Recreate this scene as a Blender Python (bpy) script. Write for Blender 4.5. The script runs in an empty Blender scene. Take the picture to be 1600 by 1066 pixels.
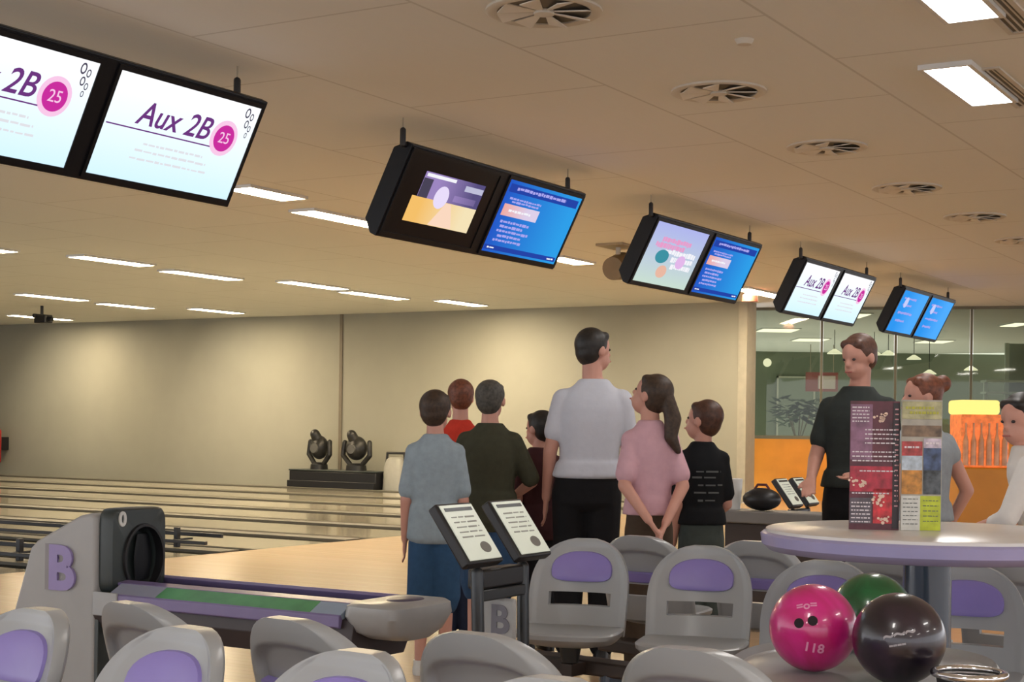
import bpy, bmesh, math, random
from mathutils import Vector, Matrix
random.seed(5)
PI = math.pi
scene = bpy.context.scene
COL = scene.collection

# ------------------------------------------------------------------ frame
F, HC, CX, HY, ROLL = 2400.0, 1.30, 800.0, 664.0, 0.0135
CEIL = 3.50
RX, RY = 0.5130, 0.8584            # direction across the lanes (R); L = direction towards the pins
PHI = math.atan2(RY, RX)

def ray(px, py):
    dx, dy = px - CX, HY - py
    c, s = math.cos(ROLL), math.sin(ROLL)
    return (dx*c - dy*s)/F, (dx*s + dy*c)/F
def PD(px, py, Y):
    a, b = ray(px, py); return Vector((a*Y, Y, HC + b*Y))
def PZ(px, py, z):
    a, b = ray(px, py); Y = (z - HC)/b; return Vector((a*Y, Y, z))
def W(r, d, z=0.0):
    return Vector((RX*r - RY*d, RY*r + RX*d, z))
def RD(v):
    return (RX*v.x + RY*v.y, -RY*v.x + RX*v.y)

# ------------------------------------------------------------------ materials
MC = {}
def mat(name, col, rough=0.5, metal=0.0, var=0.06, scale=8.0, emit=None, es=0.0, coat=0.0, bump=0.0, spec=0.5):
    if name in MC: return MC[name]
    m = bpy.data.materials.new(name); m.use_nodes = True
    nt = m.node_tree; b = nt.nodes['Principled BSDF']
    b.inputs['Roughness'].default_value = rough
    b.inputs['Metallic'].default_value = metal
    b.inputs['Coat Weight'].default_value = coat
    b.inputs['Specular IOR Level'].default_value = spec
    tc = nt.nodes.new('ShaderNodeTexCoord'); nz = nt.nodes.new('ShaderNodeTexNoise')
    nz.inputs['Scale'].default_value = scale; nz.inputs['Detail'].default_value = 4
    nt.links.new(tc.outputs['Object'], nz.inputs['Vector'])
    cr = nt.nodes.new('ShaderNodeValToRGB')
    cr.color_ramp.elements[0].position = 0.3; cr.color_ramp.elements[1].position = 0.7
    cr.color_ramp.elements[0].color = [max(0, c*(1-var)) for c in col[:3]] + [1]
    cr.color_ramp.elements[1].color = [min(1, c*(1+var)) for c in col[:3]] + [1]
    nt.links.new(nz.outputs['Fac'], cr.inputs['Fac'])
    nt.links.new(cr.outputs['Color'], b.inputs['Base Color'])
    if bump > 0:
        bp = nt.nodes.new('ShaderNodeBump'); bp.inputs['Strength'].default_value = bump
        bp.inputs['Distance'].default_value = 0.01
        nt.links.new(nz.outputs['Fac'], bp.inputs['Height']); nt.links.new(bp.outputs['Normal'], b.inputs['Normal'])
    if emit:
        b.inputs['Emission Color'].default_value = list(emit[:3]) + [1]
        b.inputs['Emission Strength'].default_value = es
    MC[name] = m
    return m
GS = 0.72
def glow(name, col, s=1.0, col2=None, axis=1, p0=-0.33, p1=0.33):
    """what a lit screen or lamp shows"""
    if name in MC: return MC[name]
    m = bpy.data.materials.new(name); m.use_nodes = True
    nt = m.node_tree; nt.nodes.clear()
    out = nt.nodes.new('ShaderNodeOutputMaterial'); e = nt.nodes.new('ShaderNodeEmission')
    e.inputs['Strength'].default_value = s*GS; e.inputs['Color'].default_value = list(col[:3]) + [1]
    nt.links.new(e.outputs[0], out.inputs[0])
    if col2:
        tc = nt.nodes.new('ShaderNodeTexCoord'); sx = nt.nodes.new('ShaderNodeSeparateXYZ')
        nt.links.new(tc.outputs['Object'], sx.inputs[0])
        mr = nt.nodes.new('ShaderNodeMapRange')
        mr.inputs['From Min'].default_value = p0; mr.inputs['From Max'].default_value = p1
        nt.links.new(sx.outputs[axis], mr.inputs['Value'])
        cr = nt.nodes.new('ShaderNodeValToRGB')
        cr.color_ramp.elements[0].color = list(col[:3]) + [1]; cr.color_ramp.elements[1].color = list(col2[:3]) + [1]
        nt.links.new(mr.outputs[0], cr.inputs[0]); nt.links.new(cr.outputs[0], e.inputs['Color'])
    MC[name] = m
    return m

def plank_mat(name, c1, c2, mortar, bw, rh, rough, ms=0.004, along='y', noise=0.15):
    m = bpy.data.materials.new(name); m.use_nodes = True
    nt = m.node_tree; b = nt.nodes['Principled BSDF']; b.inputs['Roughness'].default_value = rough
    tc = nt.nodes.new('ShaderNodeTexCoord'); mp = nt.nodes.new('ShaderNodeMapping')
    if along == 'y': mp.inputs['Rotation'].default_value = (0, 0, PI/2)
    nt.links.new(tc.outputs['Object'], mp.inputs['Vector'])
    br = nt.nodes.new('ShaderNodeTexBrick')
    br.inputs['Color1'].default_value = list(c1)+[1]; br.inputs['Color2'].default_value = list(c2)+[1]
    br.inputs['Mortar'].default_value = list(mortar)+[1]; br.inputs['Scale'].default_value = 1.0
    br.inputs['Mortar Size'].default_value = ms; br.inputs['Brick Width'].default_value = bw; br.inputs['Row Height'].default_value = rh
    nt.links.new(mp.outputs[0], br.inputs['Vector'])
    nz = nt.nodes.new('ShaderNodeTexNoise'); nz.inputs['Scale'].default_value = 3.0; nz.inputs['Detail'].default_value = 6
    mp2 = nt.nodes.new('ShaderNodeMapping'); mp2.inputs['Scale'].default_value = (1.5, 12, 1)
    nt.links.new(mp.outputs[0], mp2.inputs['Vector']); nt.links.new(mp2.outputs[0], nz.inputs['Vector'])
    mx = nt.nodes.new('ShaderNodeMix'); mx.data_type = 'RGBA'; mx.blend_type = 'MULTIPLY'
    mx.inputs['Factor'].default_value = noise
    nt.links.new(br.outputs['Color'], mx.inputs[6]); nt.links.new(nz.outputs['Color'], mx.inputs[7])
    nt.links.new(mx.outputs[2], b.inputs['Base Color'])
    MC[name] = m
    return m

M = dict(
 wall = mat('painted wall', (0.345,0.34,0.285), 0.75, var=0.03, scale=1.5),
 wall_trim = mat('pale trim', (0.62,0.58,0.49), 0.6),
 shell = mat('grey seat plastic', (0.37,0.39,0.41), 0.3, var=0.02),
 shell_dk = mat('grey seat plastic rear', (0.36,0.38,0.39), 0.4, var=0.02),
 purple = mat('purple pad', (0.27,0.22,0.58), 0.35, var=0.04),
 purple_rail = mat('purple rail', (0.20,0.16,0.34), 0.3, var=0.05),
 lilac = mat('lilac table edge', (0.36,0.34,0.58), 0.25, var=0.03),
 green_rail = mat('green strip', (0.08,0.30,0.10), 0.3, var=0.2),
 bluegrey = mat('blue grey plastic', (0.28,0.30,0.40), 0.3),
 hood = mat('warm grey hood', (0.37,0.37,0.37), 0.4, var=0.03),
 darkgreen = mat('dark grey plastic', (0.035,0.045,0.045), 0.35, var=0.1),
 black = mat('black plastic', (0.012,0.012,0.014), 0.4),
 blackgloss = mat('glossy black', (0.008,0.009,0.012), 0.35, spec=0.25),
 metal_dk = mat('dark metal', (0.06,0.065,0.07), 0.35, 0.6),
 chrome = mat('chrome', (0.75,0.75,0.77), 0.12, 1.0),
 navy = mat('dark blue post', (0.03,0.05,0.085), 0.25, coat=0.5),
 table = mat('white laminate', (0.72,0.70,0.68), 0.25, var=0.02),
 white = mat('white plastic', (0.7,0.7,0.68), 0.4),
 cap = mat('pale end cap', (0.38,0.39,0.40), 0.3),
 beam = mat('dark brown beam', (0.05,0.035,0.028), 0.5),
 vent = mat('vent metal', (0.62,0.58,0.50), 0.5),
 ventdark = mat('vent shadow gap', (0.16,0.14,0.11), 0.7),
 skin = mat('skin', (0.52,0.28,0.19), 0.5, var=0.05),
 skin2 = mat('rosy skin', (0.60,0.31,0.24), 0.5, var=0.05),
 orange = mat('orange panel', (0.75,0.30,0.03), 0.45, var=0.08, scale=3),
 sage = mat('grey green wall', (0.15,0.175,0.12), 0.8, var=0.05, scale=1),
 lane = plank_mat('lane boards', (0.44,0.405,0.33), (0.41,0.375,0.30), (0.36,0.325,0.25), 3.0, 0.06, 0.10, 0.002),
 floorm = plank_mat('approach boards', (0.60,0.42,0.26), (0.56,0.39,0.235), (0.45,0.32,0.19), 2.4, 0.08, 0.22, 0.002),
 gutter = mat('gutter', (0.03,0.03,0.026), 0.6, spec=0.2),
 cap_rail = mat('lane divider', (0.14,0.13,0.105), 0.5, spec=0.3),
 ceil = plank_mat('ceiling tiles', (0.83,0.82,0.755), (0.82,0.81,0.745), (0.66,0.64,0.57), 2.2, 1.53, 0.85, 0.010, along='x', noise=0.04),
)
LAMP = glow('fluorescent tube glow', (1.0,0.80,0.52), 84.0)
LAMP_NEAR = glow('bright fluorescent glow', (1.0,0.96,0.92), 30.0)

# ------------------------------------------------------------------ mesh helpers
def link(name, bm, m, parent=None, loc=None, rot=None, smooth=True, bevel=0, subsurf=0, mw=None, angle=40):
    me = bpy.data.meshes.new(name)
    bmesh.ops.recalc_face_normals(bm, faces=bm.faces[:])
    bm.to_mesh(me); bm.free()
    o = bpy.data.objects.new(name, me); COL.objects.link(o)
    if m: me.materials.append(m)
    if parent: o.parent = parent
    if loc is not None: o.location = loc
    if rot is not None: o.rotation_euler = rot
    if mw is not None: o.matrix_local = mw
    if smooth:
        me.shade_smooth() if hasattr(me, 'shade_smooth') else [setattr(p, 'use_smooth', True) for p in me.polygons]
        try: me.set_sharp_from_angle(angle=math.radians(angle))
        except Exception: pass
    if bevel:
        b = o.modifiers.new('Bevel', 'BEVEL'); b.width = bevel; b.segments = 3; b.limit_method = 'ANGLE'; b.angle_limit = math.radians(35)
        b.harden_normals = False
    if subsurf:
        s = o.modifiers.new('Sub', 'SUBSURF'); s.levels = subsurf; s.render_levels = subsurf
    return o
def tag(o, label, cat, group=None):
    o['label'] = label; o['category'] = cat
    if group: o['group'] = group
    return o
def thing(name, label, cat, loc, rotz=0.0, group=None):
    o = bpy.data.objects.new(name, None); COL.objects.link(o)
    o.empty_display_size = 0.1
    o.location = loc; o.rotation_euler = (0, 0, rotz)
    return tag(o, label, cat, group)
def struct(o):
    o['kind'] = 'structure'; return o
def box(bm, x0, y0, z0, x1, y1, z1):
    vs = [bm.verts.new((x, y, z)) for z in (z0, z1) for y in (y0, y1) for x in (x0, x1)]
    for f in ((0,1,3,2),(4,6,7,5),(0,4,5,1),(2,3,7,6),(0,2,6,4),(1,5,7,3)):
        bm.faces.new([vs[i] for i in f])
def BX(*a):
    bm = bmesh.new(); box(bm, *a); return bm
def loft(bm, rings, n=24, closed=True):
    """rings: (cx,cy,cz,rx,ry,exp)"""
    prev = None; R = []
    for (cx, cy, cz, rx, ry, e) in rings:
        vs = []
        for i in range(n):
            a = 2*PI*i/n; c, s = math.cos(a), math.sin(a)
            x = math.copysign(abs(c)**(2/e), c)*rx; y = math.copysign(abs(s)**(2/e), s)*ry
            vs.append(bm.verts.new((cx+x, cy+y, cz)))
        R.append(vs)
        if prev:
            for i in range(n):
                j = (i+1) % n
                bm.faces.new((prev[i], prev[j], vs[j], vs[i]))
        prev = vs
    if closed:
        bm.faces.new(R[0][::-1]); bm.faces.new(R[-1])
def LF(rings, n=24):
    bm = bmesh.new(); loft(bm, rings, n); return bm
def capsule(bm, p0, p1, r0, r1, n=12, flat=1.0):
    p0, p1 = Vector(p0), Vector(p1); ax = p1-p0; L = ax.length
    if L < 1e-6: ax = Vector((0,0,1)); L = 1e-6
    q = ax.to_track_quat('Z', 'Y').to_matrix()
    prof = []
    for k in range(4):
        a = PI/2*(k+0.3)/4; prof.append((-math.cos(a)*r0, math.sin(a)*r0))
    prof.append((0, r0)); prof.append((L, r1))
    for k in range(4):
        a = PI/2*(1-(k+1-0.3)/4); prof.append((L+math.cos(a)*r1, math.sin(a)*r1))
    prev = None; first = None
    for (h, r) in prof:
        vs = [bm.verts.new(p0 + q @ Vector((math.cos(2*PI*i/n)*r, math.sin(2*PI*i/n)*r*flat, h))) for i in range(n)]
        if prev:
            for i in range(n):
                j = (i+1) % n; bm.faces.new((prev[i], prev[j], vs[j], vs[i]))
        else: first = vs
        prev = vs
    bm.faces.new(first[::-1]); bm.faces.new(prev)
def tube(bm, pts, r, n=10):
    for a, b in zip(pts[:-1], pts[1:]): capsule(bm, a, b, r, r, n)
def ellip(bm, c, rx, ry, rz, mat3=None, n=16):
    geo = bmesh.ops.create_uvsphere(bm, u_segments=n, v_segments=max(8, n//2+2), radius=1.0)
    for v in geo['verts']:
        p = Vector((v.co.x*rx, v.co.y*ry, v.co.z*rz))
        if mat3: p = mat3 @ p
        v.co = p + Vector(c)
def prism(bm, poly, axis, a0, a1):
    """poly in the two other axes; axis 'x' -> poly=(y,z), 'y' -> (x,z), 'z' -> (x,y)"""
    def P(u, v, a): return {'x': (a, u, v), 'y': (u, a, v), 'z': (u, v, a)}[axis]
    A = [bm.verts.new(P(u, v, a0)) for u, v in poly]; B = [bm.verts.new(P(u, v, a1)) for u, v in poly]
    n = len(poly)
    for i in range(n):
        j = (i+1) % n; bm.faces.new((A[i], A[j], B[j], B[i]))
    bm.faces.new(A[::-1]); bm.faces.new(B)
def axes(loc, x, up):
    x = Vector(x).normalized(); up = Vector(up).normalized(); z = x.cross(up).normalized(); up = z.cross(x)
    m = Matrix((x, up, z)).transposed().to_4x4(); m.translation = Vector(loc); return m
def text(name, s, size, m, parent, mw, extrude=0.002, shear=0.0, bold=0.0, align='CENTER', sx=1.0):
    cu = bpy.data.curves.new(name, 'FONT'); cu.body = s; cu.size = size; cu.extrude = extrude; cu.shear = shear; cu.offset = bold
    cu.align_x = align; cu.align_y = 'CENTER'; cu.resolution_u = 4
    t = bpy.data.objects.new('tmp', cu); COL.objects.link(t)
    bpy.context.view_layer.update()
    me = bpy.data.meshes.new_from_object(t.evaluated_get(bpy.context.evaluated_depsgraph_get()))
    bpy.data.objects.remove(t); bpy.data.curves.remove(cu)
    if sx != 1.0:
        for v in me.vertices: v.co.x *= sx
    me.materials.clear(); me.materials.append(m); me.name = name
    o = bpy.data.objects.new(name, me); COL.objects.link(o); o.parent = parent; o.matrix_local = mw
    return o
def copy_tree(o, parent=None):
    c = o.copy(); COL.objects.link(c)
    if parent: c.parent = parent; c.matrix_parent_inverse = o.matrix_parent_inverse.copy()
    for ch in list(o.children): copy_tree(ch, c)
    return c

# ------------------------------------------------------------------ camera
cam = bpy.data.cameras.new('camera'); co = bpy.data.objects.new('camera', cam); COL.objects.link(co)
cam.sensor_width = 36; cam.lens = F/1600*36; cam.shift_y = (HY-533)/1600; cam.clip_start = 0.05; cam.clip_end = 200
co.matrix_world = Matrix.Translation((0, 0, HC)) @ Matrix.Rotation(PI/2, 4, 'X') @ Matrix.Rotation(ROLL, 4, 'Z')
scene.camera = co

# ------------------------------------------------------------------ setting
ROT = (0, 0, PHI)
FOUL = 10.2; RW = 25.0; DEND = 30.6
# floor (two pieces so that the lanes do not overlap the approach)
floor = struct(link('floor', BX(-14, -16, -0.12, 44, FOUL, 0.0), M['floorm'], rot=ROT, smooth=False))
subf = struct(link('floor_lane_bed', BX(2, FOUL, -0.20, RW, DEND+2, -0.13), M['gutter'], rot=ROT, smooth=False))
ceiling = struct(link('ceiling', BX(-14, -16, CEIL, 44, DEND+2, CEIL+0.15), M['ceil'], rot=ROT, smooth=False))
wall_side = struct(link('wall_back', BX(RW, 10.35, -0.2, RW+0.25, DEND+2, CEIL), M['wall'], rot=ROT, smooth=False))
wall_end = struct(link('wall_pin_end', BX(2, DEND, -0.2, RW, DEND+0.2, CEIL), mat('dull brown masking', (0.30,0.27,0.21), 0.7), rot=ROT, smooth=False))
struct(link('trim_1', BX(RW-0.02, 10.2, 0.0, RW+0.4, 10.36, CEIL), mat('corner trim', (0.42,0.40,0.33), 0.6), rot=ROT, smooth=False))
# a joint strip in the wall
a = PZ(533, 490, CEIL); rr, dd = RD(a)
sj = RW; ddj = None
# point of the wall plane seen at px 533
def on_wall(px, py, r=RW):
    u, v = ray(px, py); Y = r/(RX*u + RY); return Vector((u*Y, Y, HC+v*Y))
p = on_wall(533, 600); ddj = RD(p)[1]
struct(link('trim_2', BX(RW-0.025, ddj-0.035, 0.0, RW, ddj+0.035, CEIL), mat('joint strip', (0.20,0.17,0.13), 0.6), rot=ROT, smooth=False))
# lanes
PITCH = 2.03; EDGE0 = 13.70
bounds = [EDGE0 + PITCH*k for k in range(-5, 6)]
for i, b in enumerate(bounds[:-1]):
    r0, r1 = b+0.43, b+PITCH-0.43
    r1 = min(r1, RW)
    o = link('bowling_lane', BX(r0, FOUL+0.005, -0.125, r1, DEND-0.02, 0.0), M['lane'], rot=ROT, smooth=False)
    cnt = len(bounds)-2-i
    where = ['pale glossy bowling lane running right beside the back wall', 'second bowling lane out from the back wall', 'third bowling lane out from the back wall',
             'fourth bowling lane out from the back wall', 'fifth bowling lane out from the back wall', 'sixth bowling lane out from the back wall',
             'seventh bowling lane out from the back wall, passing behind the grey ball return hood', 'eighth bowling lane out from the back wall, nearest one in view',
             'ninth bowling lane out from the back wall','tenth bowling lane out from the back wall'][cnt]
    tag(o, where, 'bowling lane', 'bowling lanes')
GN = ['divider with dark gutters between the two lanes next to the back wall', 'divider with dark gutters, second out from the back wall', 'divider with dark gutters, third out from the back wall',
      'divider with dark gutters, fourth out from the back wall','divider with dark gutters ending by the boy in blue shorts','divider with dark gutters, sixth out, its tip on the open approach floor',
      'divider with dark gutters, seventh out, running behind the ball return hood','divider with dark gutters, eighth out, lowest at the left edge','divider with dark gutters, ninth out','divider with dark gutters, tenth out','divider 11']
for i, b in enumerate(bounds):
    if b + 0.44 > RW + 0.02: continue
    t = thing('lane_divider', GN[max(0, len(bounds)-2-i)], 'lane divider', W(b, FOUL), PHI, 'gutter dividers between lanes')
    L_ = DEND-0.03-FOUL
    link('cap', BX(-0.14, 0.02, -0.13, 0.14, L_, 0.012), M['cap_rail'], t, smooth=False)
    for s in (-1, 1):
        bm = bmesh.new()
        pts = [(s*0.14, -0.02), (s*0.425, -0.02)]
        pro = [(s*(0.145+0.28*k/8), -0.015-0.075*math.sin(PI*k/8)) for k in range(9)]
        poly = pro + [(s*0.425, -0.12), (s*0.145, -0.12)]
        prism(bm, poly, 'y', 0.02, L_)
        link('gutter', bm, M['gutter'], t, smooth=False)
# bumper rails near the foul line on the nearer dividers
for k, (b, lab) in enumerate([(EDGE0-PITCH, 'raised dark bumper rails on short post, just right of the ball return hood'), (EDGE0-2*PITCH, 'raised dark bumper rails at the left edge behind the ball return hood')]):
    t = thing('bumper_rail', lab, 'rail', W(b, FOUL+0.15, 0.012), PHI, 'raised bumper rails')
    for s in (-1, 1):
        link('rail', BX(s*0.2-0.02, 0.0 if s < 0 else 0.15, 0.06 if s < 0 else 0.10, s*0.2+0.02, 3.6, 0.095 if s < 0 else 0.14), M['black'], t, bevel=0.005)
    bm = BX(-0.22, 0.56, 0.065, 0.22, 0.59, 0.085); box(bm, -0.025, 0.55, 0.0, 0.025, 0.60, 0.2)
    link('post', bm, M['black'], t, bevel=0.004)

# ------------------------------------------------------------------ glazed partition and the room beyond it
gA = PZ(1172, 481, CEIL); gB = PZ(1640, 478, CEIL)
gA = W(RW+0.15, 10.2)+Vector((0,0,0)) if False else Vector((gA.x, gA.y, 0)); gB = Vector((gB.x, gB.y, 0))
gd = (gB-gA); GL = gd.length; gang = math.atan2(gd.y, gd.x)
def glassmat():
    m = bpy.data.materials.new('dimming glass'); m.use_nodes = True; nt = m.node_tree; nt.nodes.clear()
    out = nt.nodes.new('ShaderNodeOutputMaterial'); mx = nt.nodes.new('ShaderNodeMixShader')
    tr = nt.nodes.new('ShaderNodeBsdfTransparent'); tr.inputs[0].default_value = (0.66, 0.68, 0.58, 1)  # tint makes the room beyond look dimmer than its lamps leave it
    gl = nt.nodes.new('ShaderNodeBsdfGlossy'); gl.inputs['Roughness'].default_value = 0.02
    fr = nt.nodes.new('ShaderNodeFresnel'); fr.inputs[0].default_value = 1.45
    nt.links.new(fr.outputs[0], mx.inputs[0]); nt.links.new(tr.outputs[0], mx.inputs[1]); nt.links.new(gl.outputs[0], mx.inputs[2]); nt.links.new(mx.outputs[0], out.inputs[0])
    return m
GLASS = glassmat()
SILL = 1.13
part = thing('window_1', 'glazed partition with orange lower panels right of the back wall', 'partition', gA, gang); struct(part)
del part['label']; del part['category']
nP = 4
for k in range(nP):
    x0, x1 = GL*k/nP, GL*(k+1)/nP
    link('pane', BX(x0+0.03, -0.008, SILL+0.04, x1-0.03, 0.008, CEIL-0.05), GLASS, part, smooth=False)
bm = bmesh.new()
for k in range(nP+1):
    x = GL*k/nP; w = 0.02 if 0 < k < nP else 0.05
    box(bm, x-w, -0.03, SILL, x+w, 0.03, CEIL)
box(bm, 0, -0.03, CEIL-0.05, GL, 0.03, CEIL); box(bm, 0, -0.05, SILL-0.02, GL, 0.05, SILL+0.04)
link('window_frame', bm, mat('olive frame', (0.17,0.16,0.11), 0.5), part, smooth=False)
link('lower_panel', BX(0, -0.04, 0, GL, 0.04, SILL-0.02), M['orange'], part, smooth=False)
# far room
fY = 44.0
struct(link('wall_far_room', BX(-2, fY, -0.1, 26, fY+0.2, CEIL), M['sage'], smooth=False))
fl = PD(1165, 600, 30)
struct(link('wall_far_room_left', BX(3.9, 28.6, -0.0, 4.05, fY, CEIL-0.0), M['sage'], smooth=False))
bm = bmesh.new()

# ------------------------------------------------------------------ ceiling fixtures
def fixture(px0, py0, px1, py1, width, lab, lampm, grp, lum=True, extra=None):
    A = PZ(px0, py0, CEIL); B = PZ(px1, py1, CEIL)
    C = (A+B)/2; L_ = (B-A).length
    t = thing('ceiling_light', lab, 'ceiling light', (C.x, C.y, CEIL), PHI, grp)
    bm = bmesh.new(); h = L_/2
    box(bm, -h-0.02, -width/2-0.02, -0.03, h+0.02, -width/2, 0); box(bm, -h-0.02, width/2, -0.03, h+0.02, width/2+0.02, 0)
    box(bm, -h-0.02, -width/2, -0.03, -h, width/2, 0); box(bm, h, -width/2, -0.03, h+0.02, width/2, 0)
    link('frame', bm, M['white'], t, smooth=False)
    link('diffuser', BX(-h, -width/2, -0.022, h, width/2, -0.004), lampm, t, smooth=False)
    return t
LAB = [
 (370,290,460,308,'lit ceiling strip just right of the nearest white double screen'),
 (467,327,606,352,'lit ceiling strip partly hidden by the left side of the lane-picture screen'),
 (862,400,915,410,'short lit ceiling strip right of the double screen showing a lane picture'),
 (966,411,1015,419,'lit ceiling strip between round ceiling projector and the third double screen'),
 (1150,449,1228,463,'lit ceiling strip between the third and fourth double screens'),
 (-60,383,22,391,'lit ceiling strip cut off by the left edge of the photo'),
 (108,399,240,412,'long lit ceiling strip, leftmost of the middle row over the lanes'),
 (258,421,370,435,'lit ceiling strip, second of the middle row over the lanes'),
 (443,438,535,450,'lit ceiling strip, third of the middle row over the lanes'),
 (541,454,628,466,'lit ceiling strip, fourth of the middle row, above the wall joint'),
 (682,468,758,476,'lit ceiling strip, last of the middle row over the lanes'),
 (32,458,131,468,'lit ceiling strip crossed by the small black camera'),
 (153,473,239,480,'lit ceiling strip, middle of the far row over the lanes'),
 (297,481,378,488,'lit ceiling strip, right end of the far row over the lanes'),
 (24,491,102,499,'lit ceiling strip closest to the back wall at far left'),
]
for (x0, y0, x1, y1, lab) in LAB:
    fixture(x0, y0, x1, y1, 0.30, lab, LAMP, 'lit strips over the lanes')
NL = [(1417,-70,1504,-20), (1500, 45, 1557, 100)]
def near_fix(cpx, cpy, lab, ln=1.15, w=0.26, real=True):
    C = PZ(cpx, cpy, CEIL)
    t = thing('ceiling_light', lab, 'ceiling light', (C.x, C.y, CEIL), PHI, 'bright panels over the seats')
    h = ln/2; bm = bmesh.new(); width = w
    box(bm, -h-0.03, -width/2-0.03, -0.03, h+0.03, -width/2, 0); box(bm, -h-0.03, width/2, -0.03, h+0.03, width/2+0.03, 0)
    box(bm, -h-0.03, -width/2, -0.03, -h, width/2, 0); box(bm, h, -width/2, -0.03, h+0.03, width/2, 0)
    link('frame', bm, M['white'], t, smooth=False)
    link('diffuser', BX(-h, -w/2, -0.022, h, w/2, -0.004), LAMP_NEAR, t, smooth=False)
    return t
near_fix(1516, 129, 'bright lit ceiling panel at top right, the whole one in view')
near_fix(1475, -20, 'bright lit ceiling panel cut by the top edge')
# return-air slots beside them
for cp, lab in (((1575, 137), 'slotted air grille beside the whole bright ceiling panel'), ((1560, 6), 'slotted air grille beside the cut-off bright ceiling panel')):
    C = PZ(cp[0], cp[1], CEIL)
    t = thing('air_grille', lab, 'air vent', (C.x, C.y, CEIL), PHI, 'slot grilles beside the bright panels')
    bm = bmesh.new()
    box(bm, -0.62, -0.09, -0.012, 0.62, -0.06, 0); box(bm, -0.62, 0.06, -0.012, 0.62, 0.09, 0)
    box(bm, -0.62, -0.06, -0.012, -0.59, 0.06, 0); box(bm, 0.59, -0.06, -0.012, 0.62, 0.06, 0)
    link('frame', bm, M['vent'], t, smooth=False)
    bm = bmesh.new()
    for k in range(3): box(bm, -0.59, -0.045+0.035*k, -0.009, 0.59, -0.035+0.035*k, -0.003)
    link('slats', bm, M['vent'], t, smooth=False)
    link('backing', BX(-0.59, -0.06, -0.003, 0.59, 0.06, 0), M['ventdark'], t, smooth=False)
# round swirl vents
def vent(px, py, lab, first=None):
    C = PZ(px, py, CEIL)
    if first is None:
        t = thing('round_ceiling_vent', lab, 'air vent', (C.x, C.y, CEIL), PHI, 'round ceiling vents')
        bm = bmesh.new()
        n = 40; prof = [(0.31, 0), (0.31, -0.012), (0.29, -0.02), (0.25, -0.012), (0.25, 0)]
        rs = [[bm.verts.new((math.cos(2*PI*i/n)*r, math.sin(2*PI*i/n)*r, z)) for i in range(n)] for r, z in prof]
        for a_, b_ in zip(rs[:-1], rs[1:]):
            for i in range(n): bm.faces.new((a_[i], a_[(i+1) % n], b_[(i+1) % n], b_[i]))
        link('rim', bm, M['vent'], t)
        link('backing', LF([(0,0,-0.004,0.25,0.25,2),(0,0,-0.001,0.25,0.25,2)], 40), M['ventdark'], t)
        bm = bmesh.new()
        for k in range(8):
            a = 2*PI*k/8
            def q(r, da, z): return bm.verts.new((math.cos(a+da)*r, math.sin(a+da)*r, z))
            v = [q(0.05,0,-0.008), q(0.255,0.0,-0.03), q(0.255,0.42,-0.006), q(0.05,0.4,-0.006)]
            w = [q(0.05,0,-0.014), q(0.255,0.0,-0.036), q(0.255,0.42,-0.012), q(0.05,0.4,-0.012)]
            bm.faces.new(v); bm.faces.new(w[::-1])
            for i in range(4): bm.faces.new((v[i], v[(i+1)%4], w[(i+1)%4], w[i]))
        link('swirl_blades', bm, mat('pale vent blade', (0.72,0.68,0.60), 0.5), t, smooth=False)
        link('hub', LF([(0,0,-0.03,0.03,0.03,2),(0,0,-0.024,0.055,0.055,2),(0,0,-0.004,0.055,0.055,2)], 20), M['vent'], t)
        return t
    t = copy_tree(first); t.location = (C.x, C.y, CEIL); t['label'] = lab; return t
v0 = vent(850, 16, 'round swirl vent cut by the top edge, largest of the ceiling vents')
for px, py, lab in ((1123,142,'round swirl vent, second from the top edge'), (1292,229,'round swirl vent, third from the top edge'),
                    (1417,293,'round swirl vent, fourth from the top edge, above the third double screen'), (1523,338,'round swirl vent, fifth from the top edge'),
                    (1598,375,'round swirl vent, smallest, cut by the right edge')):
    vent(px, py, lab, v0)
# smoke detector, projector, small black camera
C = PZ(1163, 62, CEIL)
o = link('smoke_detector', LF([(0,0,-0.03,0.02,0.02,2),(0,0,-0.028,0.04,0.04,2),(0,0,-0.012,0.05,0.05,2),(0,0,0,0.055,0.055,2)], 24), M['vent'], loc=C)
tag(o, 'small round smoke detector on the ceiling above the second round vent', 'smoke detector')
C = PZ(966, 383, CEIL)
t = thing('ceiling_projector', 'round brown ceiling spotlight hanging left of the third double screen', 'spotlight', C, PHI)
link('mount_plate', BX(-0.25,-0.18,-0.03,0.25,0.18,0), mat('tan metal', (0.40,0.32,0.2), 0.5), t, bevel=0.004)
bm = bmesh.new(); capsule(bm, (0,0,-0.02), (0,0,-0.16), 0.03, 0.03); link('stem', bm, M['vent'], t)
bm = LF([(0,0,-0.14,0.14,0.14,2),(0,0,0.14,0.17,0.17,2),(0,0,0.16,0.15,0.15,2)], 28)
for v in bm.verts: v.co = Matrix.Rotation(math.radians(78), 3, 'Y') @ v.co + Vector((0,0,-0.27))
link('lamp_housing', bm, mat('brown metal', (0.22,0.16,0.09), 0.5), t)
C = PD(66, 447, 30); C.z = CEIL
t = thing('security_camera', 'small black camera on stalk under the ceiling at far left', 'camera', C, PHI)
bm = bmesh.new(); capsule(bm, (0,0,0), (0,0,-0.22), 0.03, 0.03); link('stalk', bm, M['black'], t)
bm = BX(-0.10,-0.2,-0.34,0.10,0.12,-0.18); box(bm, -0.16, 0.02, -0.24, 0.16, 0.1, -0.16); link('housing', bm, M['black'], t, bevel=0.02)
bm = bmesh.new(); capsule(bm, (0,-0.2,-0.26), (0,-0.26,-0.27), 0.06, 0.05); link('lens', bm, M['blackgloss'], t)

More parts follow.
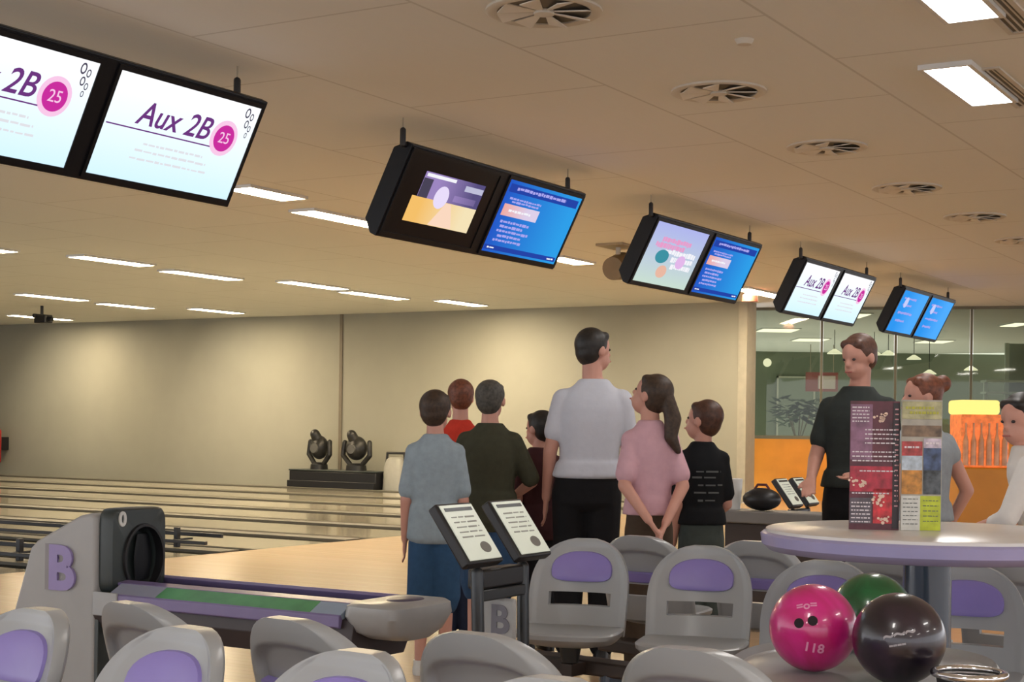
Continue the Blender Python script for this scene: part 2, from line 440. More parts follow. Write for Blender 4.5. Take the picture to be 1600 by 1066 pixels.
# ------------------------------------------------------------------ double screens
S_white = glow('screen white', (0.62,0.86,1.0), 1.15, (0.98,0.98,1.0))
S_blue = glow('screen blue', (0.02,0.10,0.60), 1.0, (0.03,0.36,0.85), axis=0, p0=-0.6, p1=0.5)
S_bluelt = glow('screen light blue', (0.03,0.30,0.85), 1.1, (0.08,0.40,0.95), axis=0)
S_black = mat('screen black', (0.005,0.007,0.010), 0.3, spec=0.25)
G_purple = glow('lettering purple', (0.16,0.04,0.22), 1.0)
G_mag = glow('badge magenta', (0.62,0.03,0.36), 1.0)
G_pink = glow('badge halo pink', (1.0,0.62,0.86), 1.0)
G_grey = glow('faint grey text', (0.80,0.80,0.84), 1.0)
G_dark = glow('dark marks', (0.07,0.06,0.10), 1.0)
G_lav = glow('lavender text', (0.42,0.40,0.90), 1.0)
G_or = glow('orange banner', (0.95,0.35,0.22), 1.0, (0.75,0.65,0.85), axis=0, p0=-0.4, p1=0.1)
G_w = glow('white text', (0.95,0.95,1.0), 1.0)
G_navy = glow('navy band', (0.02,0.06,0.40), 1.0)
G_lanes = glow('video lane', (0.95,0.55,0.15), 1.0, (0.95,0.80,0.50), axis=0, p0=-0.3, p1=0.3)
G_vid = glow('video hall', (0.35,0.25,0.55), 1.0, (0.10,0.08,0.22), axis=0, p0=-0.2, p1=0.3)
G_teal = glow('teal figure', (0.05,0.30,0.38), 1.0)
G_green = glow('pale green field', (0.62,0.80,0.62), 1.0)
RVEC = Vector((RX, RY, 0)); LVEC = Vector((-RY, RX, 0))
UL, UH, UD = 2.65, 0.72, 0.15
UP = (-0.447*LVEC + Vector((0,0,0.894))).normalized(); NRM = RVEC.cross(UP)
def flat(name, parent, x0, y0, x1, y1, z, m, t=0.001):
    cx, cy = (x0+x1)/2, (y0+y1)/2
    return link(name, BX(x0-cx, y0-cy, -t, x1-cx, y1-cy, t), m, parent, loc=(cx, cy, z), smooth=False)
def disc(name, parent, cx, cy, r, z, m, sy=1.0):
    return link(name, LF([(0,0,-0.001,r,r*sy,2),(0,0,0.001,r,r*sy,2)], 32), m, parent, loc=(cx, cy, z))
def TM(x, y, z, rot=0): return Matrix.Translation((x, y, z)) @ Matrix.Rotation(rot, 4, 'Z')
def squiggles(name, parent, rows, z, m, seedv, h=0.018):
    rnd = random.Random(seedv); bm = bmesh.new()
    for (x0, x1, y) in rows:
        x = x0
        while x < x1:
            w = rnd.uniform(0.02, 0.07); box(bm, x, y-h*rnd.uniform(.5,1), -0.001, min(x+w, x1), y+h*rnd.uniform(.5,1), 0.001); x += w+0.012
    return link(name, bm, m, parent, loc=(0, 0, z), smooth=False)
def scr_aux(root, cx, cut=False):
    s = flat('screen', root, cx-0.60, -0.31, cx+0.60, 0.31, 0.004, S_white)
    text('lettering', 'Aux 2B', 0.20, G_purple, s, TM(-0.07, 0.095, 0.004), 0.0005, 0.25, 0.002)
    flat('underline', s, -0.58, -0.003, 0.28, 0.005, 0.003, G_purple)
    disc('badge_halo', s, 0.37, 0.07, 0.115, 0.003, G_pink)
    b = disc('badge', s, 0.37, 0.07, 0.085, 0.006, G_mag)
    text('badge_number', '25', 0.10, G_pink, b, TM(0, 0, 0.003), 0.0005)
    bm = bmesh.new()
    for (x, y, r) in ((0.50,0.26,0.022),(0.545,0.24,0.016),(0.52,0.19,0.018),(0.555,0.165,0.014),(0.545,0.12,0.012)):
        n = 16
        A = [bm.verts.new((x+math.cos(2*PI*i/n)*r, y+math.sin(2*PI*i/n)*r*1.5, 0)) for i in range(n)]
        B = [bm.verts.new((x+math.cos(2*PI*i/n)*r*0.6, y+math.sin(2*PI*i/n)*r*1.0, 0)) for i in range(n)]
        for i in range(n): bm.faces.new((A[i], A[(i+1)%n], B[(i+1)%n], B[i]))
    link('doodles', bm, G_dark, s, loc=(0,0,0.003), smooth=False)
    squiggles('faint_text', s, [(-0.25,0.25,-0.075), (-0.3,0.3,-0.12), (-0.32,0.32,-0.17)], 0.003, G_grey, 3, 0.008)
    return s
def scr_menu(root, cx):
    s = flat('screen', root, cx-0.60, -0.31, cx+0.60, 0.31, 0.004, S_blue)
    flat('header_band', s, -0.56, 0.21, 0.56, 0.28, 0.003, G_navy)
    squiggles('header_text', s, [(-0.45,0.35,0.25)], 0.006, G_lav, 8, 0.016)
    flat('banner', s, -0.54, 0.01, 0.02, 0.11, 0.003, G_or)
    squiggles('upper_text', s, [(-0.5,0.0,0.16), (-0.45,-0.02,0.135)], 0.003, G_lav, 11, 0.010)
    squiggles('banner_text', s, [(-0.45,-0.1,0.06)], 0.006, G_w, 12, 0.012)
    squiggles('lower_text', s, [(-0.5,-0.05,-0.04), (-0.48,-0.12,-0.08), (-0.5,0.0,-0.12), (-0.46,-0.1,-0.16), (-0.5,-0.06,-0.20)], 0.003, G_lav, 13, 0.013)
    flat('footer_band', s, -0.58, -0.29, 0.58, -0.25, 0.003, G_navy)
    squiggles('footer_text', s, [(-0.54,-0.44,-0.27), (0.44,0.54,-0.27)], 0.006, G_w, 14, 0.008)
    return s
def scr_video(root, cx):
    s = flat('screen', root, cx-0.60, -0.31, cx+0.60, 0.31, 0.004, S_black)
    v = flat('video_lane', s, -0.42, -0.20, 0.46, 0.0, 0.003, G_lanes)
    v = flat('video_hall', s, -0.36, 0.0, 0.46, 0.20, 0.003, G_vid)
    bm = bmesh.new(); prism(bm, [(-0.10,-0.195),(0.22,-0.195),(0.10,-0.005),(0.03,-0.005)], 'z', 0.0, 0.001)
    link('video_lane_strip', bm, glow('video lane strip', (1.0,0.72,0.55), 1.0), s, loc=(0,0,0.0065), smooth=False)
    flat('video_dark_corner', s, -0.36, 0.0, -0.24, 0.15, 0.006, G_dark)
    flat('video_dark_arch', s, 0.10, 0.02, 0.40, 0.07, 0.006, G_vid)
    disc('video_glow', s, -0.06, 0.03, 0.09, 0.006, glow('video glow', (0.85,0.75,1.0), 1.0))
    flat('video_lights', s, -0.34, 0.165, 0.05, 0.19, 0.006, G_w)
    flat('video_masking', s, 0.20, 0.12, 0.45, 0.165, 0.006, glow('video masking', (0.6,0.6,0.8), 0.9))
    return s
def scr_busy(root, cx):
    s = flat('screen', root, cx-0.60, -0.31, cx+0.60, 0.31, 0.004, glow('screen pastel', (0.62,0.78,0.66), 1.0, (0.45,0.48,0.90)))
    squiggles('pink_lettering', s, [(-0.35,0.30,0.15), (-0.45,0.2,0.09)], 0.003, glow('pink letters', (0.85,0.35,0.62), 1.0), 21, 0.03)
    squiggles('white_lettering', s, [(-0.2,0.5,0.04), (0.0,0.5,-0.03), (0.05,0.5,-0.10)], 0.004, G_w, 22, 0.03)
    disc('teal_figure', s, -0.22, -0.02, 0.14, 0.006, G_teal, 0.5)
    disc('orange_figure', s, -0.1, -0.17, 0.11, 0.006, glow('salmon', (0.85,0.50,0.38), 1.0), 0.6)
    disc('pink_figure', s, 0.22, -0.04, 0.10, 0.007, glow('pinkish', (0.80,0.50,0.85), 1.0), 0.7)
    return s
def scr_plain_blue(root, cx, sd):
    s = flat('screen', root, cx-0.60, -0.31, cx+0.60, 0.31, 0.004, S_bluelt)
    squiggles('text_rows', s, [(-0.45,0.1,0.2), (-0.4,0.0,0.1), (-0.45,0.2,-0.02), (-0.4,0.0,-0.14)], 0.003, G_lav, sd, 0.02)
    disc('pale_badge', s, -0.3, 0.14, 0.08, 0.004, glow('pale badge', (0.6,0.65,1.0), 1.0))
    return s
units = [
 (4.85, scr_aux, scr_aux, 'black double screen showing Aux 2B, nearest and largest, cut by the left edge'),
 (9.10, scr_video, scr_menu, 'black double screen with a lane picture left and a blue page right'),
 (13.20, scr_busy, scr_menu, 'black double screen with a pastel picture left and blue page with banner right'),
 (17.24, scr_aux, scr_aux, 'small black double screen with two white pages, fourth in the row'),
 (21.20, None, None, 'smallest black double screen with two plain blue pages, farthest in the row'),
]
for i, (r0, fa, fb, lab) in enumerate(units):
    top = W(r0+UL/2, 6.30, 3.31)
    cen = top - UP*(UH/2)
    t = thing('double_screen', lab, 'screen', (0,0,0), 0, 'double screens hanging over the approach')
    t.matrix_world = axes(cen, RVEC, UP)
    bm = bmesh.new()
    prism(bm, [(-UH/2, 0), (UH/2, 0), (UH/2, -0.06), (UH/2-0.08, -UD), (-UH/2+0.08, -UD), (-UH/2, -0.06)], 'x', -UL/2, UL/2)
    link('housing', bm, M['blackgloss'], t, smooth=False, bevel=0.008)
    c1, c2 = -UL/2+0.045+0.60, UL/2-0.045-0.60
    if fa: fa(t, c1); fb(t, c2)
    else: scr_plain_blue(t, c1, 31); scr_plain_blue(t, c2, 32)
    # raised bezels
    for c in (c1, c2):
        bm = bmesh.new()
        for q in ((-0.625,-0.34,0.625,-0.31),(-0.625,0.31,0.625,0.34),(-0.625,-0.31,-0.60,0.31),(0.60,-0.31,0.625,0.31)):
            box(bm, c+q[0], q[1], 0.0, c+q[2], q[3], 0.012)
        link('bezel', bm, M['blackgloss'], t, smooth=False)
    inv = t.matrix_world.inverted()
    for s in (-1, 1):
        xs = s*(UL/2-0.22)
        if s < 0: xs = -UL/2 - 0.03
        base = t.matrix_world @ Vector((xs, UH/2-0.03, -0.06)); 
        bm = bmesh.new(); tube(bm, [inv @ base, inv @ (base+Vector((0,0,0.10)))], 0.022, 8)
        if s < 0: tube(bm, [inv @ (base), Vector((-UL/2+0.05, UH/2-0.03, -0.06))], 0.022, 8)
        link('bracket', bm, M['black'], t)
        bm = bmesh.new(); tube(bm, [inv @ (base+Vector((0,0,0.08))), inv @ Vector((base.x, base.y, CEIL))], 0.006, 6)
        link('hanging_wire', bm, mat('wire', (0.35,0.3,0.22), 0.5), t)

# small reddish lamp behind third screen
C = PZ(1172, 452, CEIL); C.z = CEIL
t = thing('hanging_lamp', 'small dark red lamp hanging at the right edge of the third double screen', 'lamp', (C.x, C.y, CEIL))
bm = bmesh.new(); capsule(bm, (0,0,0), (0,0,-0.06), 0.012, 0.012, 8); link('stem', bm, M['black'], t)
link('shade', LF([(0,0,-0.2,0.13,0.13,2),(0,0,-0.1,0.12,0.12,2),(0,0,-0.04,0.04,0.04,2)], 20), mat('dull red shade', (0.4,0.14,0.10), 0.5), t)

# ------------------------------------------------------------------ chairs
def arch(t, w0=0.205):
    if t < 0.42: return w0 + 0.012*t
    k = (t-0.42)/0.58
    return (w0+0.005)*max(0.0, 1-k**2.5)**(1/2.3)
def back_y(x, t): return -1.25*x*x + 0.13*t - 0.0
ZB, HB = 0.43, 0.39
def backrest_mesh():
    bm = bmesh.new(); NU = 44
    T = [0,.04,.09,.16,.23,.28,.29,.335,.38,.42,.43,.445,.46,.475,.50,.53,.56,.59,.62,.65,.68,.71,.735,.755,.775,.795,.815,.835,.86,.89,.92,.95,.975,.992]
    hole = [i for i, t in enumerate(T[:-1]) if 0.285 <= t < 0.425]
    Fv, Bv = {}, {}
    for i, t in enumerate(T):
        w = arch(t)
        for j in range(NU+1):
            u = -1+2*j/NU; x = u*w; z = ZB+HB*t
            y = back_y(x, t)
            th = 0.040
            rr_ = max(abs(u)/0.80, abs(t-0.50)/0.34 if t > 0.5 else abs(t-0.5)/0.42)
            wi = arch(min(1, t+0.19))*0.84
            pass
            dtop = 0.20 if t > 0.62 else 0.165
            qq = ((abs(x)/0.158)**2.6 + (abs(t-0.62)/dtop)**(2.3 if t > 0.62 else 6))**(1/2.6)
            kq = min(1.0, max(0.0, (qq-0.88)/0.14)); kq = kq*kq*(3-2*kq); th = 0.012+0.030*kq
            edge = min(1.0, (1-abs(u))*8)*0.4+0.6
            fr = 0.0
            if abs(u) > 0.9 or t > 0.94: fr = -0.006
            Fv[i, j] = bm.verts.new((x, y+fr-0.004, z)); Bv[i, j] = bm.verts.new((x, y+th*edge, z))
    J0, J1 = int(NU*0.19), NU-int(NU*0.19)
    ish = lambda i, j: i in hole and J0 <= j < J1
    n = len(T)
    for i in range(n-1):
        for j in range(NU):
            if ish(i, j): continue
            bm.faces.new((Fv[i,j], Fv[i,j+1], Fv[i+1,j+1], Fv[i+1,j])); bm.faces.new((Bv[i,j], Bv[i+1,j], Bv[i+1,j+1], Bv[i,j+1]))
            for (di, dj, a_, b_) in ((-1,0,(i,j),(i,j+1)), (1,0,(i+1,j),(i+1,j+1)), (0,-1,(i,j),(i+1,j)), (0,1,(i,j+1),(i+1,j+1))):
                ni, nj = i+di, j+dj
                if ni < 0 or ni >= n-1 or nj < 0 or nj >= NU or ish(ni, nj):
                    bm.faces.new((Fv[a_], Fv[b_], Bv[b_], Bv[a_]))
    return bm
def pad_mesh():
    bm = bmesh.new(); n = 28; rings = []
    cz, rx, rz = 0.665, 0.132, 0.062
    for k, (s, puff) in enumerate(((1.0, 0.002), (0.97, -0.010), (0.85, -0.014), (0.55, -0.017), (0.2, -0.018))):
        vs = []
        for i in range(n):
            a = 2*PI*i/n; c, sn = math.cos(a), math.sin(a)
            e = 3.6 if sn < 0 else 2.3
            x = math.copysign(abs(c)**(2/e), c)*rx*s; z = math.copysign(abs(sn)**(2/e), sn)*rz*s*(1.25 if sn > 0 else 0.8)
            t = cz+z/HB
            vs.append(bm.verts.new((x, back_y(x, t)-0.004+puff, ZB+HB*t)))
        rings.append(vs)
    for a_, b_ in zip(rings[:-1], rings[1:]):
        for i in range(n): bm.faces.new((a_[i], a_[(i+1)%n], b_[(i+1)%n], b_[i]))
    bm.faces.new(rings[-1])
    return bm
def rear_band_mesh():
    bm = bmesh.new(); N = 12; A = []
    for (t, y) in ((0.445, 0.036), (0.455,0.045), (0.55,0.045), (0.57, 0.016)):
        A.append([bm.verts.new(((-1+2*j/N)*0.135, back_y((-1+2*j/N)*0.135, t)+y, ZB+HB*t)) for j in range(N+1)])
    for a_, b_ in zip(A[:-1], A[1:]):
        for j in range(N): bm.faces.new((a_[j], a_[j+1], b_[j+1], b_[j]))
    return bm
def make_chair(label, group):
    t = thing('moulded_seat', label, 'chair', (0,0,0), 0, group)
    rings = [(0,-0.15,0.405,0.13,0.12,2.6),(0,-0.16,0.42,0.19,0.175,3),(0,-0.165,0.445,0.212,0.205,3.2),(0,-0.165,0.462,0.215,0.208,3.2),(0,-0.165,0.469,0.205,0.198,3.2),(0,-0.16,0.461,0.16,0.15,2.8),(0,-0.155,0.455,0.08,0.07,2.2)]
    link('seat', LF(rings, 36), M['shell'], t)
    link('backrest', backrest_mesh(), M['shell'], t, angle=60)
    link('purple_pad', pad_mesh(), M['purple'], t)
    link('rear_band', rear_band_mesh(), M['purple'], t)
    link('pedestal', LF([(0,-0.14,0.33,0.035,0.035,2),(0,-0.14,0.41,0.05,0.05,2)], 16), M['metal_dk'], t)
    return t
def chair_at(px, ptop, ytop_z, face, lab, grp, rot, proto=None):
    hz = HY + (px-CX)*ROLL
    Y = (HC-ytop_z)*F/(ptop-hz)
    p = PD(px, ptop, Y)
    t = copy_tree(proto) if proto else make_chair(lab, grp)
    t['label'] = lab; t['group'] = grp
    # chair front is local -y; rotation places it
    t.rotation_euler = (0, 0, rot)
    off = Matrix.Rotation(rot, 3, 'Z') @ Vector((0, 0.13, 0))
    t.location = (p.x-off.x, p.y-off.y, 0)
    return t
D2 = math.radians
FR = -D2(31)      # faces the camera side (-R)
specs_near_front = [(60, 950, 'front-facing grey seat with purple pad at the left edge of the photo', FR-D2(8)),
                    (292, 979, 'front-facing grey seat with purple pad in the foreground, second from left', FR-D2(8)),
                    (560, 1016, 'front-facing grey seat whose purple pad shows only its top, third from left', FR-D2(6)),
                    (862, 1058, 'front-facing grey seat of which only the upper rim shows at the bottom edge', FR)]
specs_near_rear = [(208, 939, 'grey seat seen from behind, next to the ball return hood', PI+FR-D2(8)),
                   (452, 963, 'grey seat seen from behind, in front of the green-striped ball track', PI+FR-D2(6)),
                   (742, 986, 'grey seat seen from behind, below the score console', PI+FR),
                   (1075, 1009, 'grey seat seen from behind, left of the pink ball', PI+FR)]
specs_mid_front = [(915, 841, 'front-facing grey seat with purple pad right of the score console', FR+D2(16)),
                   (1100, 852, 'front-facing grey seat with purple pad in front of the boy in black', FR+D2(16)),
                   (1290, 875, 'front-facing grey seat with purple pad above the pink ball, under the table', FR+D2(10)),
                   (1512, 882, 'front-facing grey seat with purple pad right of the table column', FR+D2(10))]
specs_mid_rear = [(998, 836, 'grey seat seen from behind, between the two middle front-facing seats', PI+FR+D2(4)),
                  (1178, 844, 'grey seat seen from behind, left of the white round table', PI+FR+D2(4)),
                  (1372, 868, 'grey seat seen from behind, mostly hidden under the white round table', PI+FR+D2(4)),
                  (1585, 880, 'grey seat seen from behind at the right edge of the photo', PI+FR+D2(4))]
proto = None
allch = []
for specs, grp in ((specs_near_front, 'front-facing foreground seats'), (specs_near_rear, 'foreground seats seen from behind'),
                   (specs_mid_front, 'front-facing middle seats'), (specs_mid_rear, 'middle seats seen from behind')):
    for (px, py, lab, rot) in specs:
        c = chair_at(px, py, 0.82, None, lab, grp, rot, proto)
        if proto is None: proto = c
        allch.append(c)
# beams that carry the seats
def beam(chs, lab):
    A = Vector(chs[0].location); B = Vector(chs[-1].location)
    d_ = (B-A); d_.z = 0; ang = math.atan2(d_.y, d_.x); C = (A+B)/2; C.z = 0
    t = thing('seat_beam', lab, 'bench beam', C, ang, 'dark beams carrying the seats')
    L_ = d_.length/2+0.25
    link('beam', BX(-L_, -0.06, 0.27, L_, 0.06, 0.33), M['beam'], t, bevel=0.01)
    for c in chs:
        # arm reaching the pedestal of each seat
        pl = Matrix.Rotation(-ang, 3, 'Z') @ (Vector(c.matrix_basis @ Vector((0,-0.14,0)))-C)
        bm = bmesh.new(); y0, y1 = sorted((0.0, pl.y)); box(bm, pl.x-0.03, y0-0.03, 0.275, pl.x+0.03, y1+0.03, 0.325)
        link('seat_arm', bm, M['beam'], t, smooth=False)
    for s in (-0.6, 0.6):
        link('post', LF([(s*L_,0,0,0.14,0.14,2),(s*L_,0,0.02,0.13,0.13,2),(s*L_,0,0.04,0.06,0.06,2),(s*L_,0,0.28,0.06,0.06,2)], 20), M['navy'], t)
beam(allch[0:4], 'dark beam under the foreground seats that face the camera')
beam(allch[4:8], 'dark beam under the foreground seats seen from behind')
beam(allch[8:12], 'dark beam under the middle seats that face the camera')
beam(allch[12:16], 'dark beam under the middle seats seen from behind')

# ------------------------------------------------------------------ ball return with B hood
hp = PD(148, 920, 6.55)       # lower right front corner of the side panel
r_h, d_h = RD(hp)
t = thing('ball_return', 'grey ball return with purple B, dark opening and green-striped track', 'ball return', W(r_h+0.19, d_h, 0), PHI)
def poly_round(pts): return pts
bm = bmesh.new()
prism(bm, [(0,0),(0,0.885),(0.03,0.90),(0.10,0.885),(0.36,0.765),(0.40,0.73),(0.50,0.45),(0.58,0.0)], 'x', -0.19, 0.19)
hood = link('hood', bm, M['hood'], t, bevel=0.02)
# dark front with opening
bm = bmesh.new(); n = 40
out_pts = []
for i in range(n):
    a = 2*PI*i/n; c, s = math.cos(a), math.sin(a); e = 8
    out_pts.append((math.copysign(abs(c)**(2/e), c)*0.168, 0.735+math.copysign(abs(s)**(2/e), s)*0.185))
in_pts = [(0.025+math.cos(2*PI*i/n)*0.112, 0.70+math.sin(2*PI*i/n)*0.140) for i in range(n)]
deep = [(0.025+math.cos(2*PI*i/n)*0.105, 0.70+math.sin(2*PI*i/n)*0.115) for i in range(n)]
layers = [(out_pts, 0.0), (out_pts, -0.055), ([(x*0.94, 0.735+(z-0.735)*0.94) for x, z in out_pts], -0.07), (in_pts, -0.07), (deep, -0.01)]
V = [[bm.verts.new((x, y, z)) for x, z in P_] for P_, y in layers]
for a_, b_ in zip(V[:-1], V[1:]):
    for i in range(n): bm.faces.new((a_[i], a_[(i+1)%n], b_[(i+1)%n], b_[i]))
bm.faces.new(V[0]); bm.faces.new(V[-1])
link('front_cowl', bm, M['darkgreen'], t, angle=50)
link('front_panel', BX(-0.188,-0.02,0.0,0.175,0.002,0.56), M['darkgreen'], t, bevel=0.004)
bm = bmesh.new()
A = [[bm.verts.new((0.025+math.cos(2*PI*i/n)*r1, y, 0.70+math.sin(2*PI*i/n)*r2)) for i in range(n)] for (r1, r2, y) in ((0.125,0.150,-0.068),(0.122,0.147,-0.082),(0.110,0.135,-0.082),(0.107,0.131,-0.04))]
for a_, b_ in zip(A[:-1], A[1:]):
    for i in range(n): bm.faces.new((a_[i], a_[(i+1)%n], b_[(i+1)%n], b_[i]))
link('opening_ring', bm, M['black'], t)
link('opening_flap', LF([(0.06,-0.030,0.60,0.045,0.008,2),(0.06,-0.033,0.70,0.055,0.008,2),(0.06,-0.030,0.80,0.035,0.008,2)], 24), M['blackgloss'], t)
text('lane_number', '0', 0.085, M['white'], t, axes((-0.105,-0.073,0.870), (1,0,0), (0,0,1)), 0.003, 0, 0.003)
text('letter_shadow', 'B', 0.26, mat('grey letter', (0.27,0.26,0.27), 0.5), t, axes((-0.192,0.225,0.645), (0,-1,0), (0,0,1)), 0.004, 0, 0.012, sx=1.1)
text('letter_b', 'B', 0.26, M['purple_rail'] if False else mat('lilac letter', (0.30,0.24,0.50), 0.4), t, axes((-0.198,0.195,0.645), (0,-1,0), (0,0,1)), 0.006, 0, 0.010, sx=1.1)
# track: runs towards -y
TL = 1.37
def strip(name, poly, y0, y1, m, bev=0.004):
    bm = bmesh.new(); prism(bm, [(px_, pz_-0.035) for px_, pz_ in poly], 'y', -y1, -y0); return link(name, bm, m, t, bevel=bev, smooth=False)
strip('track_body', [(-0.15,0.42),(0.15,0.42),(0.20,0.50),(0.20,0.60),(-0.12,0.60),(-0.185,0.58),(-0.20,0.50)], 0.0, TL, mat('dark underside', (0.05,0.04,0.045), 0.5))
strip('near_side_rail', [(-0.215,0.552),(-0.20,0.545),(-0.19,0.58),(-0.205,0.602),(-0.215,0.595)], 0.02, TL-0.05, M['purple_rail'])
strip('far_side_rail', [(0.20,0.51),(0.215,0.515),(0.215,0.635),(0.19,0.645),(0.17,0.635),(0.20,0.60)], 0.02, TL-0.05, M['purple_rail'])
GP = [(-0.205,0.600),(-0.19,0.58),(-0.12,0.60),(-0.12,0.634),(-0.135,0.636)]
strip('green_strip', GP, 0.36, TL-0.20, M['green_rail'], 0.002)
strip('grey_strip', GP, 0.10, 0.36, M['bluegrey'], 0.002)
strip('pale_strip', GP, TL-0.20, TL-0.05, mat('pale blue strip', (0.30,0.38,0.50), 0.3), 0.002)
strip('top_ridge', [(-0.125,0.625),(-0.125,0.637),(-0.07,0.645),(-0.05,0.60)], 0.05, TL-0.05, M['purple_rail'], 0.002)
strip('inner_channel', [(-0.06,0.598),(0.19,0.598),(0.19,0.606),(-0.06,0.606)], 0.05, TL-0.05, M['bluegrey'], 0.002)
link('end_cap', LF([(0,-TL-.08,0.47,0.11,0.10,3.5),(0,-TL-.08,0.50,0.18,0.12,4),(0,-TL-.08,0.56,0.215,0.14,5),(0,-TL-.08,0.60,0.21,0.135,5),(0,-TL-.08,0.612,0.19,0.12,5)], 40), M['cap'], t)
link('cap_recess', LF([(0.04,-TL-.08,0.607,0.10,0.07,2),(0.04,-TL-.08,0.615,0.09,0.06,2)], 28), mat('dark violet recess', (0.07,0.06,0.12), 0.4), t)
link('side_badge', BX(-0.222,-0.16,0.47,-0.212,-0.02,0.57), M['cap'], t, bevel=0.003)
for y in (-0.35, -TL+0.1):
    link('leg', BX(-0.08, y-0.05, 0.0, 0.08, y+0.05, 0.39), M['black'], t, bevel=0.01)

# ------------------------------------------------------------------ score consoles
def console(loc, rotz, lab, scr_m, grp, badge=True, pz=0.93):
    t = thing('score_console', lab, 'console', loc, rotz, grp)
    for q in (-1, 1):
        bm = bmesh.new(); tube(bm, [(q*0.155,-0.02,0.02),(q*0.150,-0.01,0.45),(q*0.155,0.0,pz-0.14)], 0.022, 12)
        link('leg', bm, M['metal_dk'], t)
    link('base', BX(-0.21,-0.15,0,0.21,0.13,0.025), M['metal_dk'], t, bevel=0.008)
    link('crossbar', BX(-0.15,-0.02,pz-0.24,0.15,0.02,pz-0.20), M['metal_dk'], t, bevel=0.006)
    link('cable_box', BX(-0.14,-0.015,pz-0.20,0.14,0.05,pz-0.13), M['black'], t, bevel=0.01)
    for q in (-1, 1):
        mw = Matrix.Translation((q*0.170, 0.02, pz)) @ Matrix.Rotation(D2(54), 4, 'X')
        b = link('screen_housing', BX(-0.112,-0.122,-0.04,0.112,0.122,0.0), M['black'], t, mw=mw, bevel=0.008)
        sc = link('touch_screen', BX(-0.100,-0.110,0.0,0.100,0.110,0.004), scr_m, b, smooth=False)
        link('top_bar', BX(-0.085,0.085,0.004,0.085,0.098,0.006), M['metal_dk'], sc, smooth=False)
        link('dark_mark', LF([(0.035,-0.065,0.004,0.030,0.022,2),(0.035,-0.065,0.006,0.030,0.022,2)], 16), mat('dark mark', (0.16,0.15,0.13), 0.5), sc)
        squiggles('key_rows', sc, [(-0.07, 0.07, y) for y in (0.06,0.04,0.02,0.0,-0.02)], 0.005, mat('key grey', (0.36,0.36,0.33), 0.5), 5+q, 0.003)
    if badge:
        link('logo_panel', BX(0.0,-0.06,0.53,0.02,0.08,0.69), M['cap'], t, bevel=0.01)
        text('panel_letter', 'B', 0.14, mat('slate letter', (0.16,0.16,0.2), 0.4), t, axes((-0.002,0.0,0.61), (0,-1,0), (0,0,1)), 0.002, 0, 0.004)
    return t
scrM = mat('pale lit touch screen', (0.45,0.46,0.40), 0.3, emit=(0.72,0.76,0.62), es=0.35)
console(Vector((PD(785, 664, 5.4).x, 5.4, 0)), PHI, 'score console with two slanted pale screens beside the boy in blue shorts', scrM, None)
console(Vector((PD(1252, 664, 11.3).x, 11.3, 0)), PHI, 'distant score console with two slanted screens left of the menus', scrM, None, False, 0.84)

# ------------------------------------------------------------------ round table with menus
TZ = 0.985
tc_ = PD(1452, 664, 4.85)
t = thing('round_table', 'high round table with white top and lilac edge on a dark blue column', 'table', (tc_.x, tc_.y, 0))
link('tabletop', LF([(0,0,TZ-0.012,0.505,0.505,2),(0,0,TZ-0.003,0.505,0.505,2),(0,0,TZ,0.498,0.498,2)], 72), M['table'], t)
link('edge_band', LF([(0,0,TZ-0.075,0.46,0.46,2),(0,0,TZ-0.07,0.495,0.495,2),(0,0,TZ-0.05,0.518,0.518,2),(0,0,TZ-0.02,0.522,0.522,2),(0,0,TZ-0.012,0.512,0.512,2)], 72), M['lilac'], t)
link('column', LF([(0,0,0.03,0.075,0.075,2),(0,0,TZ-0.075,0.075,0.075,2)], 32), M['navy'], t)
link('foot', LF([(0,0,0,0.30,0.30,2),(0,0,0.015,0.30,0.30,2),(0,0,0.035,0.10,0.10,2)], 40), M['navy'], t)
def card_mat(name, base, spots, spotcol, scale, stripes, stripecol):
    m = bpy.data.materials.new(name); m.use_nodes = True; nt = m.node_tree; b = nt.nodes['Principled BSDF']; b.inputs['Roughness'].default_value = 0.3
    tc = nt.nodes.new('ShaderNodeTexCoord'); v = nt.nodes.new('ShaderNodeTexVoronoi'); v.inputs['Scale'].default_value = scale
    nt.links.new(tc.outputs['Object'], v.inputs['Vector'])
    cr = nt.nodes.new('ShaderNodeValToRGB'); cr.color_ramp.elements[0].position = spots; cr.color_ramp.elements[1].position = spots+0.08
    cr.color_ramp.elements[0].color = list(spotcol)+[1]; cr.color_ramp.elements[1].color = list(base)+[1]
    nt.links.new(v.outputs['Distance'], cr.inputs[0])
    nz = nt.nodes.new('ShaderNodeTexNoise'); nz.inputs['Scale'].default_value = 9
    nt.links.new(tc.outputs['Object'], nz.inputs['Vector'])
    cr2 = nt.nodes.new('ShaderNodeValToRGB'); cr2.color_ramp.elements[0].position = 0.45; cr2.color_ramp.elements[1].position = 0.55
    cr2.color_ramp.elements[0].color = list(base)+[1]; cr2.color_ramp.elements[1].color = list(stripecol)+[1]
    nt.links.new(nz.outputs['Fac'], cr2.inputs[0])
    mx = nt.nodes.new('ShaderNodeMix'); mx.data_type = 'RGBA'; mx.blend_type = 'LIGHTEN'; mx.inputs['Factor'].default_value = 1
    nt.links.new(cr.outputs[0], mx.inputs[6]); nt.links.new(cr2.outputs[0], mx.inputs[7]); nt.links.new(mx.outputs[2], b.inputs['Base Color'])
    return m
